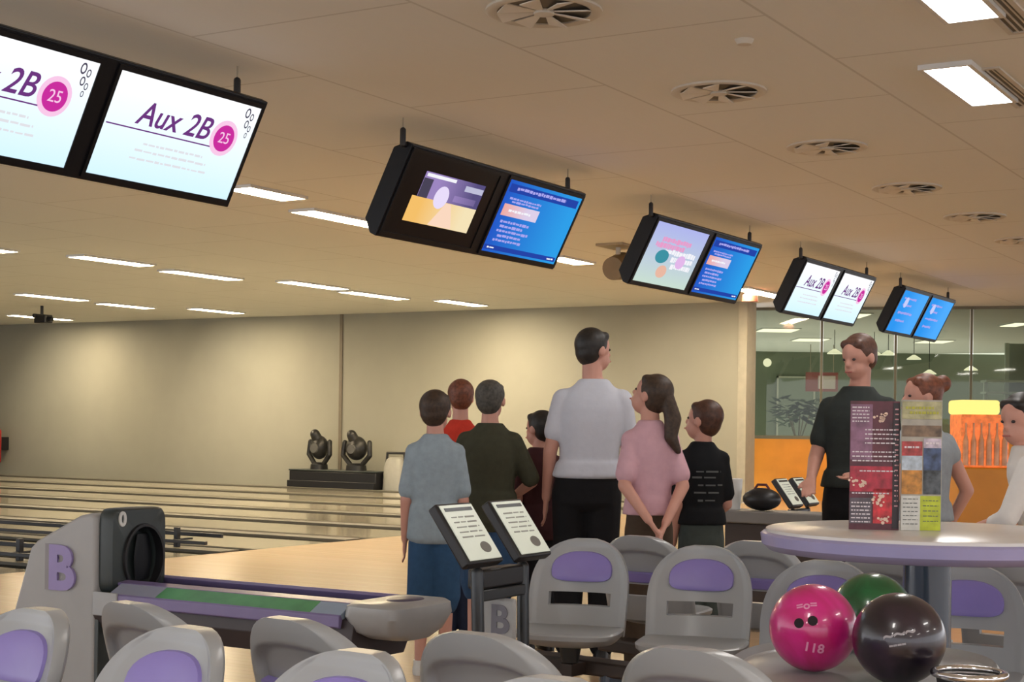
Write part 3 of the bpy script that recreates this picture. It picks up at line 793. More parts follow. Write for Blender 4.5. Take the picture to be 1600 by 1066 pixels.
def card_stand(px0, px1, pyb, h, rotz, lab, base):
    p = PZ((px0+px1)/2, pyb, TZ); w = (px1-px0)*p.y/F/abs(math.cos(rotz))
    t = thing('menu_stand', lab, 'menu', (p.x, p.y, TZ), rotz, 'menus standing on the round table')
    bm = bmesh.new(); prism(bm, [(-w/2, 0), (w/2, 0), (w*0.1, w*0.75)], 'z', 0, h)
    link('card', bm, base, t, smooth=False)
    return t, w
t, w = card_stand(1327, 1403, 828, 0.405, D2(-6), 'tall dark red menu stand with white lettering on the round table', mat('maroon card', (0.11,0.02,0.035), 0.35, var=0.5, scale=14))
def mrect(x0, z0, x1, z1, m, name='panel', y=-0.0015):
    return link(name, BX(x0*w, y-0.001, z0, x1*w, y, z1), m, t, smooth=False)
mrect(-0.49, 0.22, -0.05, 0.395, mat('mauve print', (0.25,0.12,0.20), 0.35, var=0.4, scale=25), 'mauve_panel')
mrect(-0.49, 0.12, 0.49, 0.20, mat('red print', (0.42,0.025,0.05), 0.35, var=0.5, scale=30), 'red_panel')
mrect(-0.02, 0.02, 0.49, 0.13, mat('bright red print', (0.55,0.03,0.04), 0.35, var=0.6, scale=40), 'bright_red_panel')
mrect(-0.49, 0.02, -0.05, 0.10, mat('slate print', (0.10,0.08,0.10), 0.35, var=0.4, scale=30), 'slate_panel')
rnd = random.Random(9)
bm = bmesh.new()
for (cx, cz, rr_, k_) in ((0.13,0.355,0.024,16),(-0.38,0.155,0.02,10),(-0.24,0.145,0.014,8),(0.1,0.09,0.024,14),(0.2,0.035,0.018,9)):
    for i in range(k_):
        a = rnd.uniform(0, 2*PI); q = rr_*math.sqrt(rnd.random())
        s_ = rnd.uniform(0.0025, 0.006); x, z = cx*w+math.cos(a)*q, cz+math.sin(a)*q*0.8
        loft(bm, [(0,0,0,s_,s_,2),(0,0,0.001,s_,s_,2)], 8)
        for v in bm.verts[-16:]: v.co = Vector((x+v.co.x, -0.004-v.co.z, z+v.co.y))
link('pale_flowers', bm, mat('cream print', (0.85,0.62,0.50), 0.4), t, smooth=False)
def print_rows(name, rows, m, sd, hh=0.002, y=-0.0035):
    rn = random.Random(sd); bm = bmesh.new()
    for (x0, x1, z) in rows:
        x = x0*w
        while x < x1*w:
            ww = rn.uniform(0.004, 0.014); box(bm, x, y-0.0005, z-hh, min(x+ww, x1*w), y, z+hh); x += ww+0.003
    return link(name, bm, m, t, smooth=False)
wm = mat('white print', (0.75,0.68,0.72), 0.4)
print_rows('upper_lettering', [(-0.46,-0.12,0.385-0.011*k) for k in range(5)], wm, 2)
print_rows('middle_lettering', [(-0.2,0.42,0.315-0.014*k) for k in range(4)], wm, 3)
print_rows('wide_lettering', [(-0.45,0.42,0.245-0.014*k) for k in range(3)], wm, 13)
print_rows('lower_lettering', [(-0.46,-0.08,0.085-0.012*k) for k in range(6)] + [(-0.3,0.40,0.185),(-0.45,0.3,0.115)], wm, 4)
mrect(0.36, 0.005, 0.49, 0.40, mat('near black print', (0.02,0.008,0.012), 0.35), 'dark_edge', -0.0026)
print_rows('price_column', [(0.40,0.47,0.38-0.016*k) for k in range(20)], mat('pink print', (0.7,0.35,0.38), 0.4), 5)
t, w = card_stand(1406, 1470, 830, 0.41, D2(0), 'tall pale menu stand with photos and lime green corner on the round table', mat('ivory card', (0.42,0.39,0.33), 0.35, var=0.2, scale=20))
mrect(-0.48, 0.35, 0.48, 0.405, mat('olive pale print', (0.42,0.40,0.22), 0.35, var=0.3, scale=40), 'top_banner')
mrect(-0.48, 0.295, 0.48, 0.33, mat('brown print', (0.20,0.13,0.08), 0.35, var=0.6, scale=30), 'photo_strip')
mrect(-0.48, 0.235, 0.02, 0.28, mat('red label', (0.40,0.05,0.05), 0.35, var=0.6, scale=40), 'red_label')
mrect(-0.48, 0.19, 0.02, 0.235, mat('pale blue print', (0.45,0.52,0.60), 0.35, var=0.3, scale=50), 'pale_blue_photo')
mrect(0.05, 0.26, 0.48, 0.29, mat('lilac print', (0.60,0.52,0.62), 0.35, var=0.3, scale=50), 'lilac_label')
mrect(0.05, 0.19, 0.48, 0.26, mat('blue print', (0.05,0.08,0.17), 0.35, var=0.7, scale=40), 'blue_photo')
mrect(-0.48, 0.115, 0.02, 0.19, mat('orange print', (0.50,0.22,0.04), 0.35, var=0.6, scale=40), 'orange_photo')
mrect(0.05, 0.115, 0.48, 0.19, mat('black print', (0.06,0.07,0.08), 0.35, var=0.9, scale=40), 'black_photo')
mrect(-0.48, 0.002, -0.02, 0.11, mat('pale page', (0.62,0.62,0.58), 0.35, var=0.1, scale=40), 'pale_page')
mrect(-0.02, 0.002, 0.48, 0.11, mat('lime page', (0.48,0.55,0.03), 0.35, var=0.2, scale=30), 'lime_page')
dk = mat('dark print', (0.10,0.11,0.10), 0.4)
print_rows('dark_lettering', [(-0.44,-0.08,0.10-0.013*k) for k in range(7)] + [(0.05,0.42,0.095-0.016*k) for k in range(5)], dk, 6, 0.0012)
print_rows('banner_lettering', [(-0.4,0.3,0.385),(-0.3,0.4,0.37)], mat('olive print', (0.45,0.45,0.05), 0.4), 7, 0.004)
print_rows('red_label_lettering', [(-0.42,-0.04,0.262)], wm, 8, 0.003)
print_rows('lilac_label_lettering', [(0.1,0.42,0.275)], wm, 9, 0.003)

# ------------------------------------------------------------------ bowling balls and their rack
def ball_mat(name, c1, c2, scale):
    m = bpy.data.materials.new(name); m.use_nodes = True; nt = m.node_tree; b = nt.nodes['Principled BSDF']
    b.inputs['Roughness'].default_value = 0.28; b.inputs['Coat Weight'].default_value = 0.6
    tc = nt.nodes.new('ShaderNodeTexCoord'); nz = nt.nodes.new('ShaderNodeTexNoise'); nz.inputs['Scale'].default_value = scale
    nz.inputs['Detail'].default_value = 8; nz.inputs['Distortion'].default_value = 1.5
    nt.links.new(tc.outputs['Object'], nz.inputs['Vector'])
    cr = nt.nodes.new('ShaderNodeValToRGB'); cr.color_ramp.elements[0].position = 0.35; cr.color_ramp.elements[1].position = 0.65
    cr.color_ramp.elements[0].color = list(c1)+[1]; cr.color_ramp.elements[1].color = list(c2)+[1]
    nt.links.new(nz.outputs['Fac'], cr.inputs[0]); nt.links.new(cr.outputs[0], b.inputs['Base Color'])
    return m
RB = 0.108; BZ = 0.808
def ball(px, Y, m, lab, holes, prints):
    u, _ = ray(px, HY); p = Vector((u*Y, Y, BZ))
    t = thing('bowling_ball', lab, 'bowling ball', (p.x, p.y, BZ-RB), 0, 'bowling balls on the rack')
    bm = bmesh.new(); ellip(bm, (0,0,RB), RB, RB, RB, n=64)
    link('ball', bm, m, t)
    def surf(az, el, extra=0.0):
        n_ = Vector((math.sin(az)*math.cos(el), -math.cos(az)*math.cos(el), math.sin(el)))
        return n_, Vector((0,0,RB)) + n_*(RB+extra)
    for az, el in holes:
        n_, q = surf(D2(az), D2(el), -0.0006)
        bm = bmesh.new()
        loft(bm, [(0,0,-0.0035,0.012,0.012,2),(0,0,0.0010,0.012,0.012,2)], 24)
        mt = n_.to_track_quat('Z','Y').to_matrix()
        for v in bm.verts: v.co = mt @ v.co + q
        link('finger_hole', bm, mat('hole dark', (0.01,0.004,0.008), 0.8), t)
    for (s, az, el, sz, pm, ang) in prints:
        n_, q = surf(D2(az), D2(el), 0.0005)
        up = Vector((0,0,1)); x = up.cross(n_).normalized()
        mt = axes((0,0,0), x, n_.cross(x)) @ Matrix.Rotation(D2(ang), 4, 'Z')
        ML = Matrix.Translation(q) @ mt; MI = ML.inverted()
        o = text('printed_mark', s, sz, pm, t, ML, 0.0003, 0, 0.0008)
        # wrap on the sphere
        for v in o.data.vertices:
            w_ = ML @ v.co; dv = w_-Vector((0,0,RB)); w_ = Vector((0,0,RB)) + dv.normalized()*(RB+0.0012)
            v.co = MI @ w_
    return t
pinkm = ball_mat('pink swirl', (0.50,0.010,0.14), (0.72,0.03,0.30), 5)
greenm = ball_mat('green swirl', (0.004,0.07,0.02), (0.01,0.13,0.04), 8)
darkm = ball_mat('plum black swirl', (0.008,0.005,0.010), (0.030,0.016,0.032), 6)
ball(1275, 3.80, pinkm, 'glossy pink bowling ball with finger holes, left of the dark ball', [(-30, 12), (-12, 16), (-18, -2)][:2], [('118', -10, -20, 0.034, mat('pale pink print', (0.75,0.30,0.48), 0.4), -8), ('=o=', -22, 36, 0.03, mat('pale pink print', (0.75,0.30,0.48), 0.4), 12)])
ball(1409, 3.62, darkm, 'glossy dark plum bowling ball with silvery marks, rightmost of the three', [], [('~~~', -14, 14, 0.045, mat('silver print', (0.35,0.33,0.36), 0.3), 16), ('----', -16, 1, 0.03, mat('silver print', (0.35,0.33,0.36), 0.3), 12)])
ball(1366, 4.12, greenm, 'dark green bowling ball behind the pink and dark balls', [], [])
# rack (end of a second ball return)
c = PD(1352, 664, 3.85); 
t = thing('ball_rack', 'grey ball rack tray holding three balls below the round table', 'ball rack', (c.x, c.y, 0), -D2(20))
bm = bmesh.new()
n = 48
prof = [(0.93,0.60),(1.0,0.64),(1.0,0.705),(0.975,0.715),(0.95,0.705),(0.93,0.6985)]
rs = []
for (s, z) in prof:
    rs.append([bm.verts.new((math.copysign(abs(math.cos(2*PI*i/n))**(2/2.6), math.cos(2*PI*i/n))*0.33*s, math.copysign(abs(math.sin(2*PI*i/n))**(2/2.6), math.sin(2*PI*i/n))*0.42*s, z)) for i in range(n)])
for a_, b_ in zip(rs[:-1], rs[1:]):
    for i in range(n): bm.faces.new((a_[i], a_[(i+1)%n], b_[(i+1)%n], b_[i]))
bm.faces.new(rs[0]); bm.faces.new(rs[-1])
link('tray', bm, M['cap'], t)
link('column', LF([(0,0,0.02,0.10,0.10,2.5),(0,0,0.60,0.14,0.14,2.5)], 28), M['black'], t)
link('foot', LF([(0,0,0,0.26,0.30,2.5),(0,0,0.03,0.24,0.28,2.5)], 36), M['black'], t)
# chrome ring at the right
cw = PD(1520, 664, 3.45); co_ = Matrix.Rotation(D2(20), 3, 'Z') @ (Vector((cw.x, cw.y, 0))-Vector(t.location)); KX, KY = co_.x, co_.y
bm = bmesh.new(); N1, N2 = 40, 10
V = [[bm.verts.new((KX+(0.078+0.008*math.cos(2*PI*j/N2))*math.cos(2*PI*i/N1), KY+(0.078+0.008*math.cos(2*PI*j/N2))*math.sin(2*PI*i/N1), 0.755+0.008*math.sin(2*PI*j/N2))) for j in range(N2)] for i in range(N1)]
for i in range(N1):
    for j in range(N2): bm.faces.new((V[i][j], V[(i+1)%N1][j], V[(i+1)%N1][(j+1)%N2], V[i][(j+1)%N2]))
link('chrome_ring', bm, M['chrome'], t)['label'] = 'chrome ring at the right of the tray'
link('cup_holder', LF([(KX,KY,0.66,0.04,0.04,2),(KX,KY,0.67,0.06,0.06,2),(KX,KY,0.745,0.073,0.073,2)], 32), M['black'], t)

# ------------------------------------------------------------------ black stand with two dark machines by the back wall
pb0 = on_wall(459, 750, RW-0.75); pb1 = on_wall(594, 752, RW-0.75)
r0_, d0_ = RD(pb1); r1_, d1_ = RD(pb0)
cdm = (d0_+d1_)/2; hl = abs(d1_-d0_)/2
t = thing('black_plinth', 'low black plinth on the floor against the back wall', 'plinth', W(RW-0.65, cdm, 0), PHI)
link('body', BX(-0.25,-hl,0,0.25,hl,0.33), M['black'], t, bevel=0.02)
link('ledge', BX(-0.32,-hl,0.0,-0.25,hl,0.14), M['black'], t, bevel=0.01)
link('top_rim', BX(-0.26,-hl-0.01,0.33,0.26,hl+0.01,0.36), M['darkgreen'], t, bevel=0.01)
def machine(px, lab, big):
    p = on_wall(px, 700, RW-0.65); d_ = RD(p)[1]
    t = thing('stage_lamp', lab, 'stage lamp', W(RW-0.65, d_, 0.36), PHI, 'dark lamps on the black plinth')
    k = 1.25 if big else 1.0
    dm = mat('charcoal casing', (0.02,0.02,0.02), 0.35, var=0.7, scale=9)
    link('base', LF([(0,0,0,0.16,0.16*k,3),(0,0,0.10,0.15,0.15*k,3),(0,0,0.14,0.10,0.10*k,2)], 24), M['black'], t)
    for s in (-1, 1):
        bm = bmesh.new(); tube(bm, [(0,s*0.12*k,0.12),(0.0,s*0.26*k,0.30),(0.02,s*0.24*k,0.55)], 0.05, 10)
        link('yoke_arm', bm, dm, t)
    bm = bmesh.new(); ellip(bm, (0,0.0,0.44), 0.17, 0.19*k, 0.24, n=20); capsule(bm, (0,0,0.5), (-0.08,0.05*k,0.70), 0.12, 0.10)
    link('head', bm, dm, t)
    bm = bmesh.new(); loft(bm, [(0,0,0,0.10,0.10,2),(0,0,0.03,0.09,0.09,2)], 20)
    for v in bm.verts: v.co = Matrix.Rotation(-PI/2, 3, 'Y') @ v.co + Vector((-0.16,0,0.42))
    link('lens', bm, mat('grey lens', (0.12,0.12,0.12), 0.2), t)
machine(499, 'smaller dark swivel lamp on the left of the black plinth', False)
machine(557, 'larger dark swivel lamp on the right of the black plinth', True)
p = on_wall(618, 752, RW-0.6)
t = thing('plastic_ramp', 'white rounded aid with black handle right of the black plinth', 'ball ramp', W(RW-0.6, RD(p)[1], 0), PHI)
link('body', LF([(0,0,0.0,0.20,0.24,3),(0,0,0.45,0.18,0.22,3),(0,0,0.60,0.14,0.18,2.5),(0,0,0.64,0.08,0.12,2.2)], 28), mat('dull white plastic', (0.36,0.36,0.33), 0.5), t)
bm = bmesh.new(); tube(bm, [(0,-0.22,0.5),(0,-0.20,0.72),(0,0.20,0.72),(0,0.22,0.5)], 0.025); link('handle', bm, M['black'], t)
p = on_wall(-2, 700, RW-0.15)
t = thing('fire_extinguisher', 'red cylinder by the back wall cut by the left edge', 'fire extinguisher', W(RW-0.40, RD(p)[1]-0.15, 0.25), PHI)
link('cylinder', LF([(0,0,0,0.13,0.13,2),(0,0,0.03,0.15,0.15,2),(0,0,0.75,0.15,0.15,2),(0,0,0.88,0.05,0.05,2)], 24), mat('red enamel', (0.45,0.02,0.02), 0.3), t)
link('valve', BX(-0.04,-0.1,0.88,0.04,0.04,0.96), M['black'], t, bevel=0.01)
link('wall_bracket', BX(0.13,-0.04,0.3,0.38,0.04,0.6), M['black'], t)

# ------------------------------------------------------------------ things around the far seats
def fl(px, Y): u, _ = ray(px, HY); return Vector((u*Y, Y, 0))
cA, cB = fl(1140, 10.2), fl(1345, 9.7)
mid = (cA+cB)/2; ang = math.atan2((cB-cA).y, (cB-cA).x); hl = (cB-cA).length/2
t = thing('low_counter', 'low grey counter behind the boy in black, left of the menus', 'counter', mid, ang)
link('top', BX(-hl,-0.16,0.68,hl,0.16,0.76), mat('dull grey laminate', (0.20,0.19,0.18), 0.4), t, bevel=0.01)
link('front', BX(-hl+0.03,-0.12,0.08,hl-0.03,0.12,0.68), M['beam'], t, bevel=0.01)
link('kick', BX(-hl+0.06,-0.08,0.0,hl-0.06,0.08,0.08), M['black'], t)
bagp = fl(1192, 10.05)
t = thing('sports_bag', 'rounded black bag lying on the low grey counter', 'bag', (bagp.x, bagp.y, 0.76), ang)
bm = bmesh.new(); ellip(bm, (0,0,0.075), 0.13, 0.10, 0.075, n=20); link('body', bm, M['black'], t)
bm = bmesh.new(); tube(bm, [(-0.06,0,0.13),(-0.03,0,0.17),(0.03,0,0.17),(0.06,0,0.13)], 0.008, 8); link('handle', bm, mat('dark red strap', (0.10,0.02,0.03), 0.6), t)
wp = fl(1143, 10.18)
o = link('paper_cup', LF([(0,0,0,0.035,0.035,2),(0,0,0.20,0.05,0.05,2),(0,0,0.205,0.045,0.045,2)], 20), M['white'], loc=(wp.x+0.03, wp.y, 0.76))
tag(o, 'white cup standing on the left end of the low grey counter', 'cup')

# lit display at the right
dp = fl(1530, 15.0)
t = thing('drinks_display', 'orange and red lit display with yellow glowing top at right', 'display', dp)
link('cabinet', BX(-0.26,-0.22,0.0,0.26,0.22,0.95), M['orange'], t, bevel=0.02)
link('bottle_panel', BX(-0.23,-0.20,0.95,0.23,0.20,1.46), mat('red orange glow', (0.6,0.12,0.03), 0.4, var=0.9, scale=18, emit=(0.9,0.2,0.04), es=0.5), t, bevel=0.01)
link('lit_top', BX(-0.25,-0.21,1.46,0.14,0.21,1.60), glow('yellow lamp glow', (1.0,0.78,0.22), 1.3), t, bevel=0.03)
rn = random.Random(4)
for k in range(6):
    x = -0.19+0.075*k
    b = link('bottle', LF([(x,-0.205,0.97,0.028,0.02,2),(x,-0.205,1.2,0.028,0.02,2),(x,-0.205,1.28,0.01,0.01,2),(x,-0.205,1.38,0.01,0.01,2)], 12), mat('bottle amber', (0.8,0.35,0.15), 0.2, var=0.3), t)
# things inside the room behind the glass
Gd = Matrix.Rotation(gang, 3, 'Z')
def far(px, py, Y): return PD(px, py, Y)
def rlight(x0, x1, py, lab):
    a, b = PZ(x0, py, CEIL), PZ(x1, py, CEIL); c = (a+b)/2; L_ = (b-a).length
    t = thing('ceiling_light', lab, 'ceiling light', (c.x, c.y, CEIL), 0, 'lit panels in the room behind the glass')
    link('frame', BX(-L_/2-0.04,-0.54,-0.02,L_/2+0.04,0.54,0), M['white'], t, smooth=False)
    link('diffuser', BX(-L_/2,-0.5,-0.032,L_/2,0.5,-0.02), glow('cool panel glow', (1.0,0.97,0.86), 3.0), t, smooth=False)
rlight(1187,1243,515,'lit panel behind the glass, left of the two near the wall corner')
rlight(1243,1290,530,'lit panel behind the glass, right of the two near the wall corner')
rlight(1437,1482,533,'lit panel behind the glass below the farthest double screen')
rlight(1574,1600,506,'lit panel behind the glass at the right edge')
rlight(1325,1352,492,'lit panel behind the glass below the fourth double screen')
FW = fY-0.02
p = far(1198, 567, FW)
o = link('wall_lamp', LF([(0,0,-0.05,0.05,0.05,2),(0,0,0,0.11,0.11,2),(0,0,0.05,0.12,0.12,2)], 24), glow('wall lamp glow', (1,0.95,0.8), 2.0), loc=p+Vector((0,-0.05,0)), rot=(-PI/2*-1,0,0)); tag(o, 'small round lit lamp on the green wall behind the glass', 'wall lamp')
p = far(1243, 640, FW)
t = thing('picture_frame', 'thin pale empty frame on the green wall behind the glass', 'picture', p)
bm = bmesh.new(); hw, hh = 0.55, 0.95
for q in ((-hw,-hh,hw,-hh+0.05),(-hw,hh-0.05,hw,hh),(-hw,-hh,-hw+0.05,hh),(hw-0.05,-hh,hw,hh)): box(bm, q[0], -0.04, q[1], q[2], 0, q[3])
link('frame', bm, mat('pale frame', (0.42,0.42,0.33), 0.5), t, smooth=False)
link('backing', BX(-hw+0.05,-0.02,-hh+0.05,hw-0.05,-0.005,hh-0.05), mat('dull green backing', (0.19,0.22,0.16), 0.7), t, smooth=False)
p = far(1284, 597, 40)
t = thing('hanging_sign', 'small red and white sign hanging behind the glass', 'sign', p)
link('board', BX(-0.42,-0.02,-0.25,0.42,0.02,0.25), mat('dark red board', (0.28,0.07,0.06), 0.6), t, smooth=False)
link('white_face', BX(-0.1,-0.03,-0.18,0.35,-0.02,0.16), mat('pinkish white', (0.55,0.45,0.40), 0.6), t, smooth=False)
bm = bmesh.new(); 
for x in (-0.3, 0.3): tube(bm, [(x,0,0.25),(x,0,CEIL-p.z)], 0.01, 6)
link('hanging_wires', bm, mat('wire', (0.35,0.3,0.22), 0.5), t)
p = far(1247, 690, 36); 
t = thing('potted_plant', 'leafy green potted plant behind the glass above the orange panel', 'plant', (p.x, p.y, 0))
link('pot', LF([(0,0,0,0.22,0.22,2),(0,0,0.5,0.30,0.30,2),(0,0,0.52,0.27,0.27,2)], 24), M['beam'], t)
bm = bmesh.new(); rn = random.Random(12)
for k in range(130):
    a = rn.uniform(0, 2*PI); el = rn.uniform(-0.4, 1.3); rr_ = rn.uniform(0.25, 0.62)
    c = Vector((math.cos(a)*math.cos(el)*rr_, math.sin(a)*math.cos(el)*rr_, 1.55+math.sin(el)*rr_))
    d_ = Vector((math.cos(a), math.sin(a), rn.uniform(-0.6,0.5))).normalized(); s_ = Vector((-math.sin(a), math.cos(a), 0.2)).normalized()*0.05
    v = [bm.verts.new(c), bm.verts.new(c+d_*0.14+s_*1.7), bm.verts.new(c+d_*0.30), bm.verts.new(c+d_*0.14-s_*1.7)]
    bm.faces.new(v)
link('leaves', bm, mat('leaf green', (0.03,0.055,0.02), 0.8, var=0.3, spec=0.1), t)
bm = bmesh.new()
for k in range(5): a = k*1.26; tube(bm, [(0,0,0.5),(0.08*math.cos(a),0.08*math.sin(a),1.1),(0.25*math.cos(a),0.25*math.sin(a),1.6)], 0.015, 6)
link('stems', bm, mat('stem brown', (0.12,0.09,0.04), 0.7), t)
for i, (px, py, lab) in enumerate(((1304,551,'small white pendant lamp behind the glass, left of the tall man\'s head'), (1366,553,'small white pendant lamp behind the glass, right of the tall man\'s head'),
                       (1388,553,'small white pendant lamp behind the glass, directly above the fair menu stand'), (1428,560,'small white pendant lamp behind the glass, above the red-haired woman'),
                       (1452,583,'lowest small white pendant lamp behind the glass by the woman\'s hair'), (1517,577,'small white pendant lamp over the yellow display'))):
    p = far(px, py, 34+i*0.7)
    t = thing('pendant_lamp', lab, 'pendant lamp', p, 0, 'small pendant lamps behind the glass')
    link('shade', LF([(0,0,-0.03,0.17,0.17,2),(0,0,0.0,0.15,0.15,2),(0,0,0.08,0.03,0.03,2)], 20), mat('white lamp shade', (0.8,0.8,0.72), 0.4, emit=(1,0.95,0.8), es=0.9), t)
    bm = bmesh.new(); capsule(bm, (0,0,0.06), (0,0,CEIL-p.z), 0.008, 0.008, 6); link('cord', bm, M['black'], t)
p = far(1580, 600, 33)
t = thing('metal_shelf', 'tall pale mint shelving behind the glass at the right edge', 'shelf', (p.x, p.y, 0))
mint = mat('mint metal', (0.45,0.52,0.44), 0.5)
for x in (-0.55, -0.1, 0.35):
    link('post', BX(x-0.04,-0.04,0,x+0.04,0.04,3.2 if x > -0.2 else 2.4), mint, t, smooth=False)
for z in (0.9, 1.5, 2.1, 2.35):
    link('board', BX(-0.6,-0.2,z,0.6,0.2,z+0.05), mint, t, smooth=False)
link('back_panel', BX(0.0,0.18,0.3,0.6,0.2,3.2), mat('grey mint panel', (0.28,0.33,0.28), 0.6), t, smooth=False)

# ------------------------------------------------------------------ people
def remesh(o, v, it=4):
    r = o.modifiers.new('Remesh', 'REMESH'); r.mode = 'VOXEL'; r.voxel_size = v; r.use_smooth_shade = True
    s = o.modifiers.new('Smooth', 'SMOOTH'); s.iterations = it; s.factor = 0.5
def person(label, loc, yaw, h, head_yaw=0, head_pitch=0, hh=0.225, build=1.0, arms=None, shirt=None, sleeve=0.55, hem=0.56, pants=None, pant_end=0.05,
           hair=None, hairstyle='short', skin='skin', shirt_extra=None, lean=0.0, leanf=0.0, group=None, shoe='black', legs=None):
    t = thing('person', label, 'person', loc, yaw, group)
    s = h/1.75; b = build
    X = lambda x, y, z: Vector((x*s*b + lean*max(0, z*h-0.5*h), y*s + leanf*max(0, z*h-0.5*h), z*h))
    sk = M[skin]
    hz = h-hh/2; neck = X(0, -0.005, 0.83)
    hc = Vector((neck.x + lean*0.1, 0.015*s + leanf*(hz-0.5*h), hz))
    HM = Matrix.Rotation(head_yaw, 3, 'Z') @ Matrix.Rotation(head_pitch, 3, 'X')
    k = hh/0.225
    def hp_(x, y, z): return hc + HM @ Vector((x*k, y*k, z*k))
    # joints
    A = {-1: [X(-0.152,-0.01,0.785), X(-0.205,-0.02,0.615), X(-0.215,0.05,0.475)], 1: [X(0.152,-0.01,0.785), X(0.205,-0.02,0.615), X(0.215,0.05,0.475)]}
    if arms:
        for sd, js in arms.items():
            A[sd] = [A[sd][0]] + [X(*j) for j in js]
    G = {-1: [X(-0.082,0,0.50), X(-0.088,0.015,0.275), X(-0.09,-0.02,0.045)], 1: [X(0.082,0,0.50), X(0.088,0.015,0.275), X(0.09,-0.02,0.045)]}
    if legs:
        for sd, js in legs.items(): G[sd] = [G[sd][0]] + [X(*j) for j in js]
    def torso(bm, g, z0, z1):
        prof = [(0.46,0.145,0.100),(0.50,0.160,0.115),(0.55,0.152,0.108),(0.60,0.138,0.098),(0.66,0.145,0.105),(0.72,0.158,0.115),(0.76,0.162,0.112),(0.79,0.150,0.098),(0.812,0.120,0.082),(0.832,0.085,0.068),(0.85,0.060,0.058)]
        rings = []
        for (z, rx, ry) in prof:
            if z < z0-1e-6 or z > z1+1e-6: continue
            c = X(0, 0, z); rings.append((c.x, c.y, c.z, (rx*s*b+g), (ry*s*b+g), 2.4))
        loft(bm, rings, 24)
    # body
    bm = bmesh.new()
    torso(bm, 0, 0.46, 0.85)
    capsule(bm, X(0,-0.01,0.80), hp_(0,-0.02,-0.05), 0.058*s, 0.052*s)
    ellip(bm, hp_(0,-0.012,0.022), 0.076*k, 0.094*k, 0.090*k, HM)
    ellip(bm, hp_(0,0.022,-0.045), 0.056*k, 0.064*k, 0.066*k, HM)
    capsule(bm, hp_(0,0.074,0.01), hp_(0,0.090,-0.020), 0.009*k, 0.013*k, 8)
    capsule(bm, hp_(-0.02,0.083,-0.055), hp_(0.02,0.083,-0.055), 0.008*k, 0.008*k, 8)
    for sd in (-1, 1):
        ellip(bm, hp_(sd*0.078,-0.012,-0.005), 0.012*k, 0.022*k, 0.032*k, HM, 10)
        sh, el, wr = A[sd]
        capsule(bm, sh, el, 0.048*s*b, 0.038*s); capsule(bm, el, wr, 0.038*s, 0.026*s)
        d_ = (wr-el).normalized(); side = Vector((0,1,0)) if abs(d_.y) < 0.8 else Vector((1,0,0))
        side = (side - d_*side.dot(d_)).normalized(); nrm = d_.cross(side)
        pc = wr + d_*0.05*s
        capsule(bm, wr+d_*0.01, wr+d_*0.085*s, 0.030*s, 0.034*s, flat=0.55) if False else None
        for q in (-0.022,-0.007,0.008,0.022):
            capsule(bm, wr+side*q*0.6*s, wr+side*q*s+d_*0.085*s, 0.014*s, 0.013*s, 8)
        for q, ln in ((-0.027,0.055),(-0.009,0.075),(0.009,0.080),(0.027,0.070)):
            a0 = wr+side*q*s+d_*0.085*s; a1 = a0+d_*ln*0.55*s+side*q*0.15*s; a2 = a1+d_*ln*0.45*s+nrm*0.012*sd*s
            capsule(bm, a0, a1, 0.0085*s, 0.008*s, 8); capsule(bm, a1, a2, 0.008*s, 0.007*s, 8)
        capsule(bm, wr+side*0.018*s+d_*0.025*s, wr+side*0.050*s+d_*0.065*s, 0.011*s, 0.009*s, 8)
        capsule(bm, wr+side*0.050*s+d_*0.065*s, wr+side*0.054*s+d_*0.092*s, 0.009*s, 0.008*s, 8)
        hp0, kn, an = G[sd]
        capsule(bm, hp0, kn, 0.082*s*b, 0.052*s); capsule(bm, kn, an, 0.050*s, 0.034*s)
        capsule(bm, an+Vector((0,0,0)), an+Vector((0,0.12*s,-0.035*s*0+0.0-an.z+0.035)), 0.034*s, 0.030*s)
    body = link('body', bm, sk, t); remesh(body, 0.0075, 3)
    # eyes and lips
    bm = bmesh.new()
    for sd in (-1, 1): ellip(bm, hp_(sd*0.030,0.070,0.005), 0.011*k, 0.008*k, 0.007*k, HM, 10)
    link('eyes', bm, mat('eye dark', (0.04,0.03,0.03), 0.2), t)
    bm = bmesh.new(); capsule(bm, hp_(-0.018,0.090,-0.056), hp_(0.018,0.090,-0.056), 0.0045*k, 0.0045*k, 8)
    link('lips', bm, mat('lips', (0.45,0.15,0.13), 0.5), t)
    # hair
    bm = bmesh.new()
    ellip(bm, hp_(0,-0.028,0.034), 0.088*k, 0.092*k, 0.090*k, HM, 20)
    ellip(bm, hp_(0,-0.048,0.0), 0.078*k, 0.064*k, 0.085*k, HM, 16)
    capsule(bm, hp_(-0.042,0.032,0.075), hp_(0.042,0.032,0.075), 0.026*k, 0.026*k)
    if hairstyle == 'ponytail':
        q0 = hp_(0,-0.105,0.02); q1 = q0+Vector((0.02,-0.02,-0.10)); q2 = q1+Vector((-0.01,-0.005,-0.09)); q3 = q2+Vector((0.035,-0.01,-0.07))
        capsule(bm, q0, q1, 0.035*k, 0.046*k); capsule(bm, q1, q2, 0.046*k, 0.034*k); capsule(bm, q2, q3, 0.036*k, 0.018)
    if hairstyle == 'long':
        for q in (-0.06,-0.02,0.02,0.06): capsule(bm, hp_(q,-0.06,0.0), hp_(q*1.2,-0.085,-0.20), 0.045*k, 0.028*k)
    if hairstyle == 'bun':
        ellip(bm, hp_(0,-0.12,0.07), 0.045*k, 0.045*k, 0.045*k, HM)
    o = link('hair', bm, hair, t); remesh(o, 0.009, 2)
    # shirt
    bm = bmesh.new()
    torso(bm, 0.018, 0.46 if hem <= 0.5 else 0.50 if hem < 0.54 else 0.55, 0.85)
    c0 = X(0,0,hem); c1 = X(0,0,0.60)
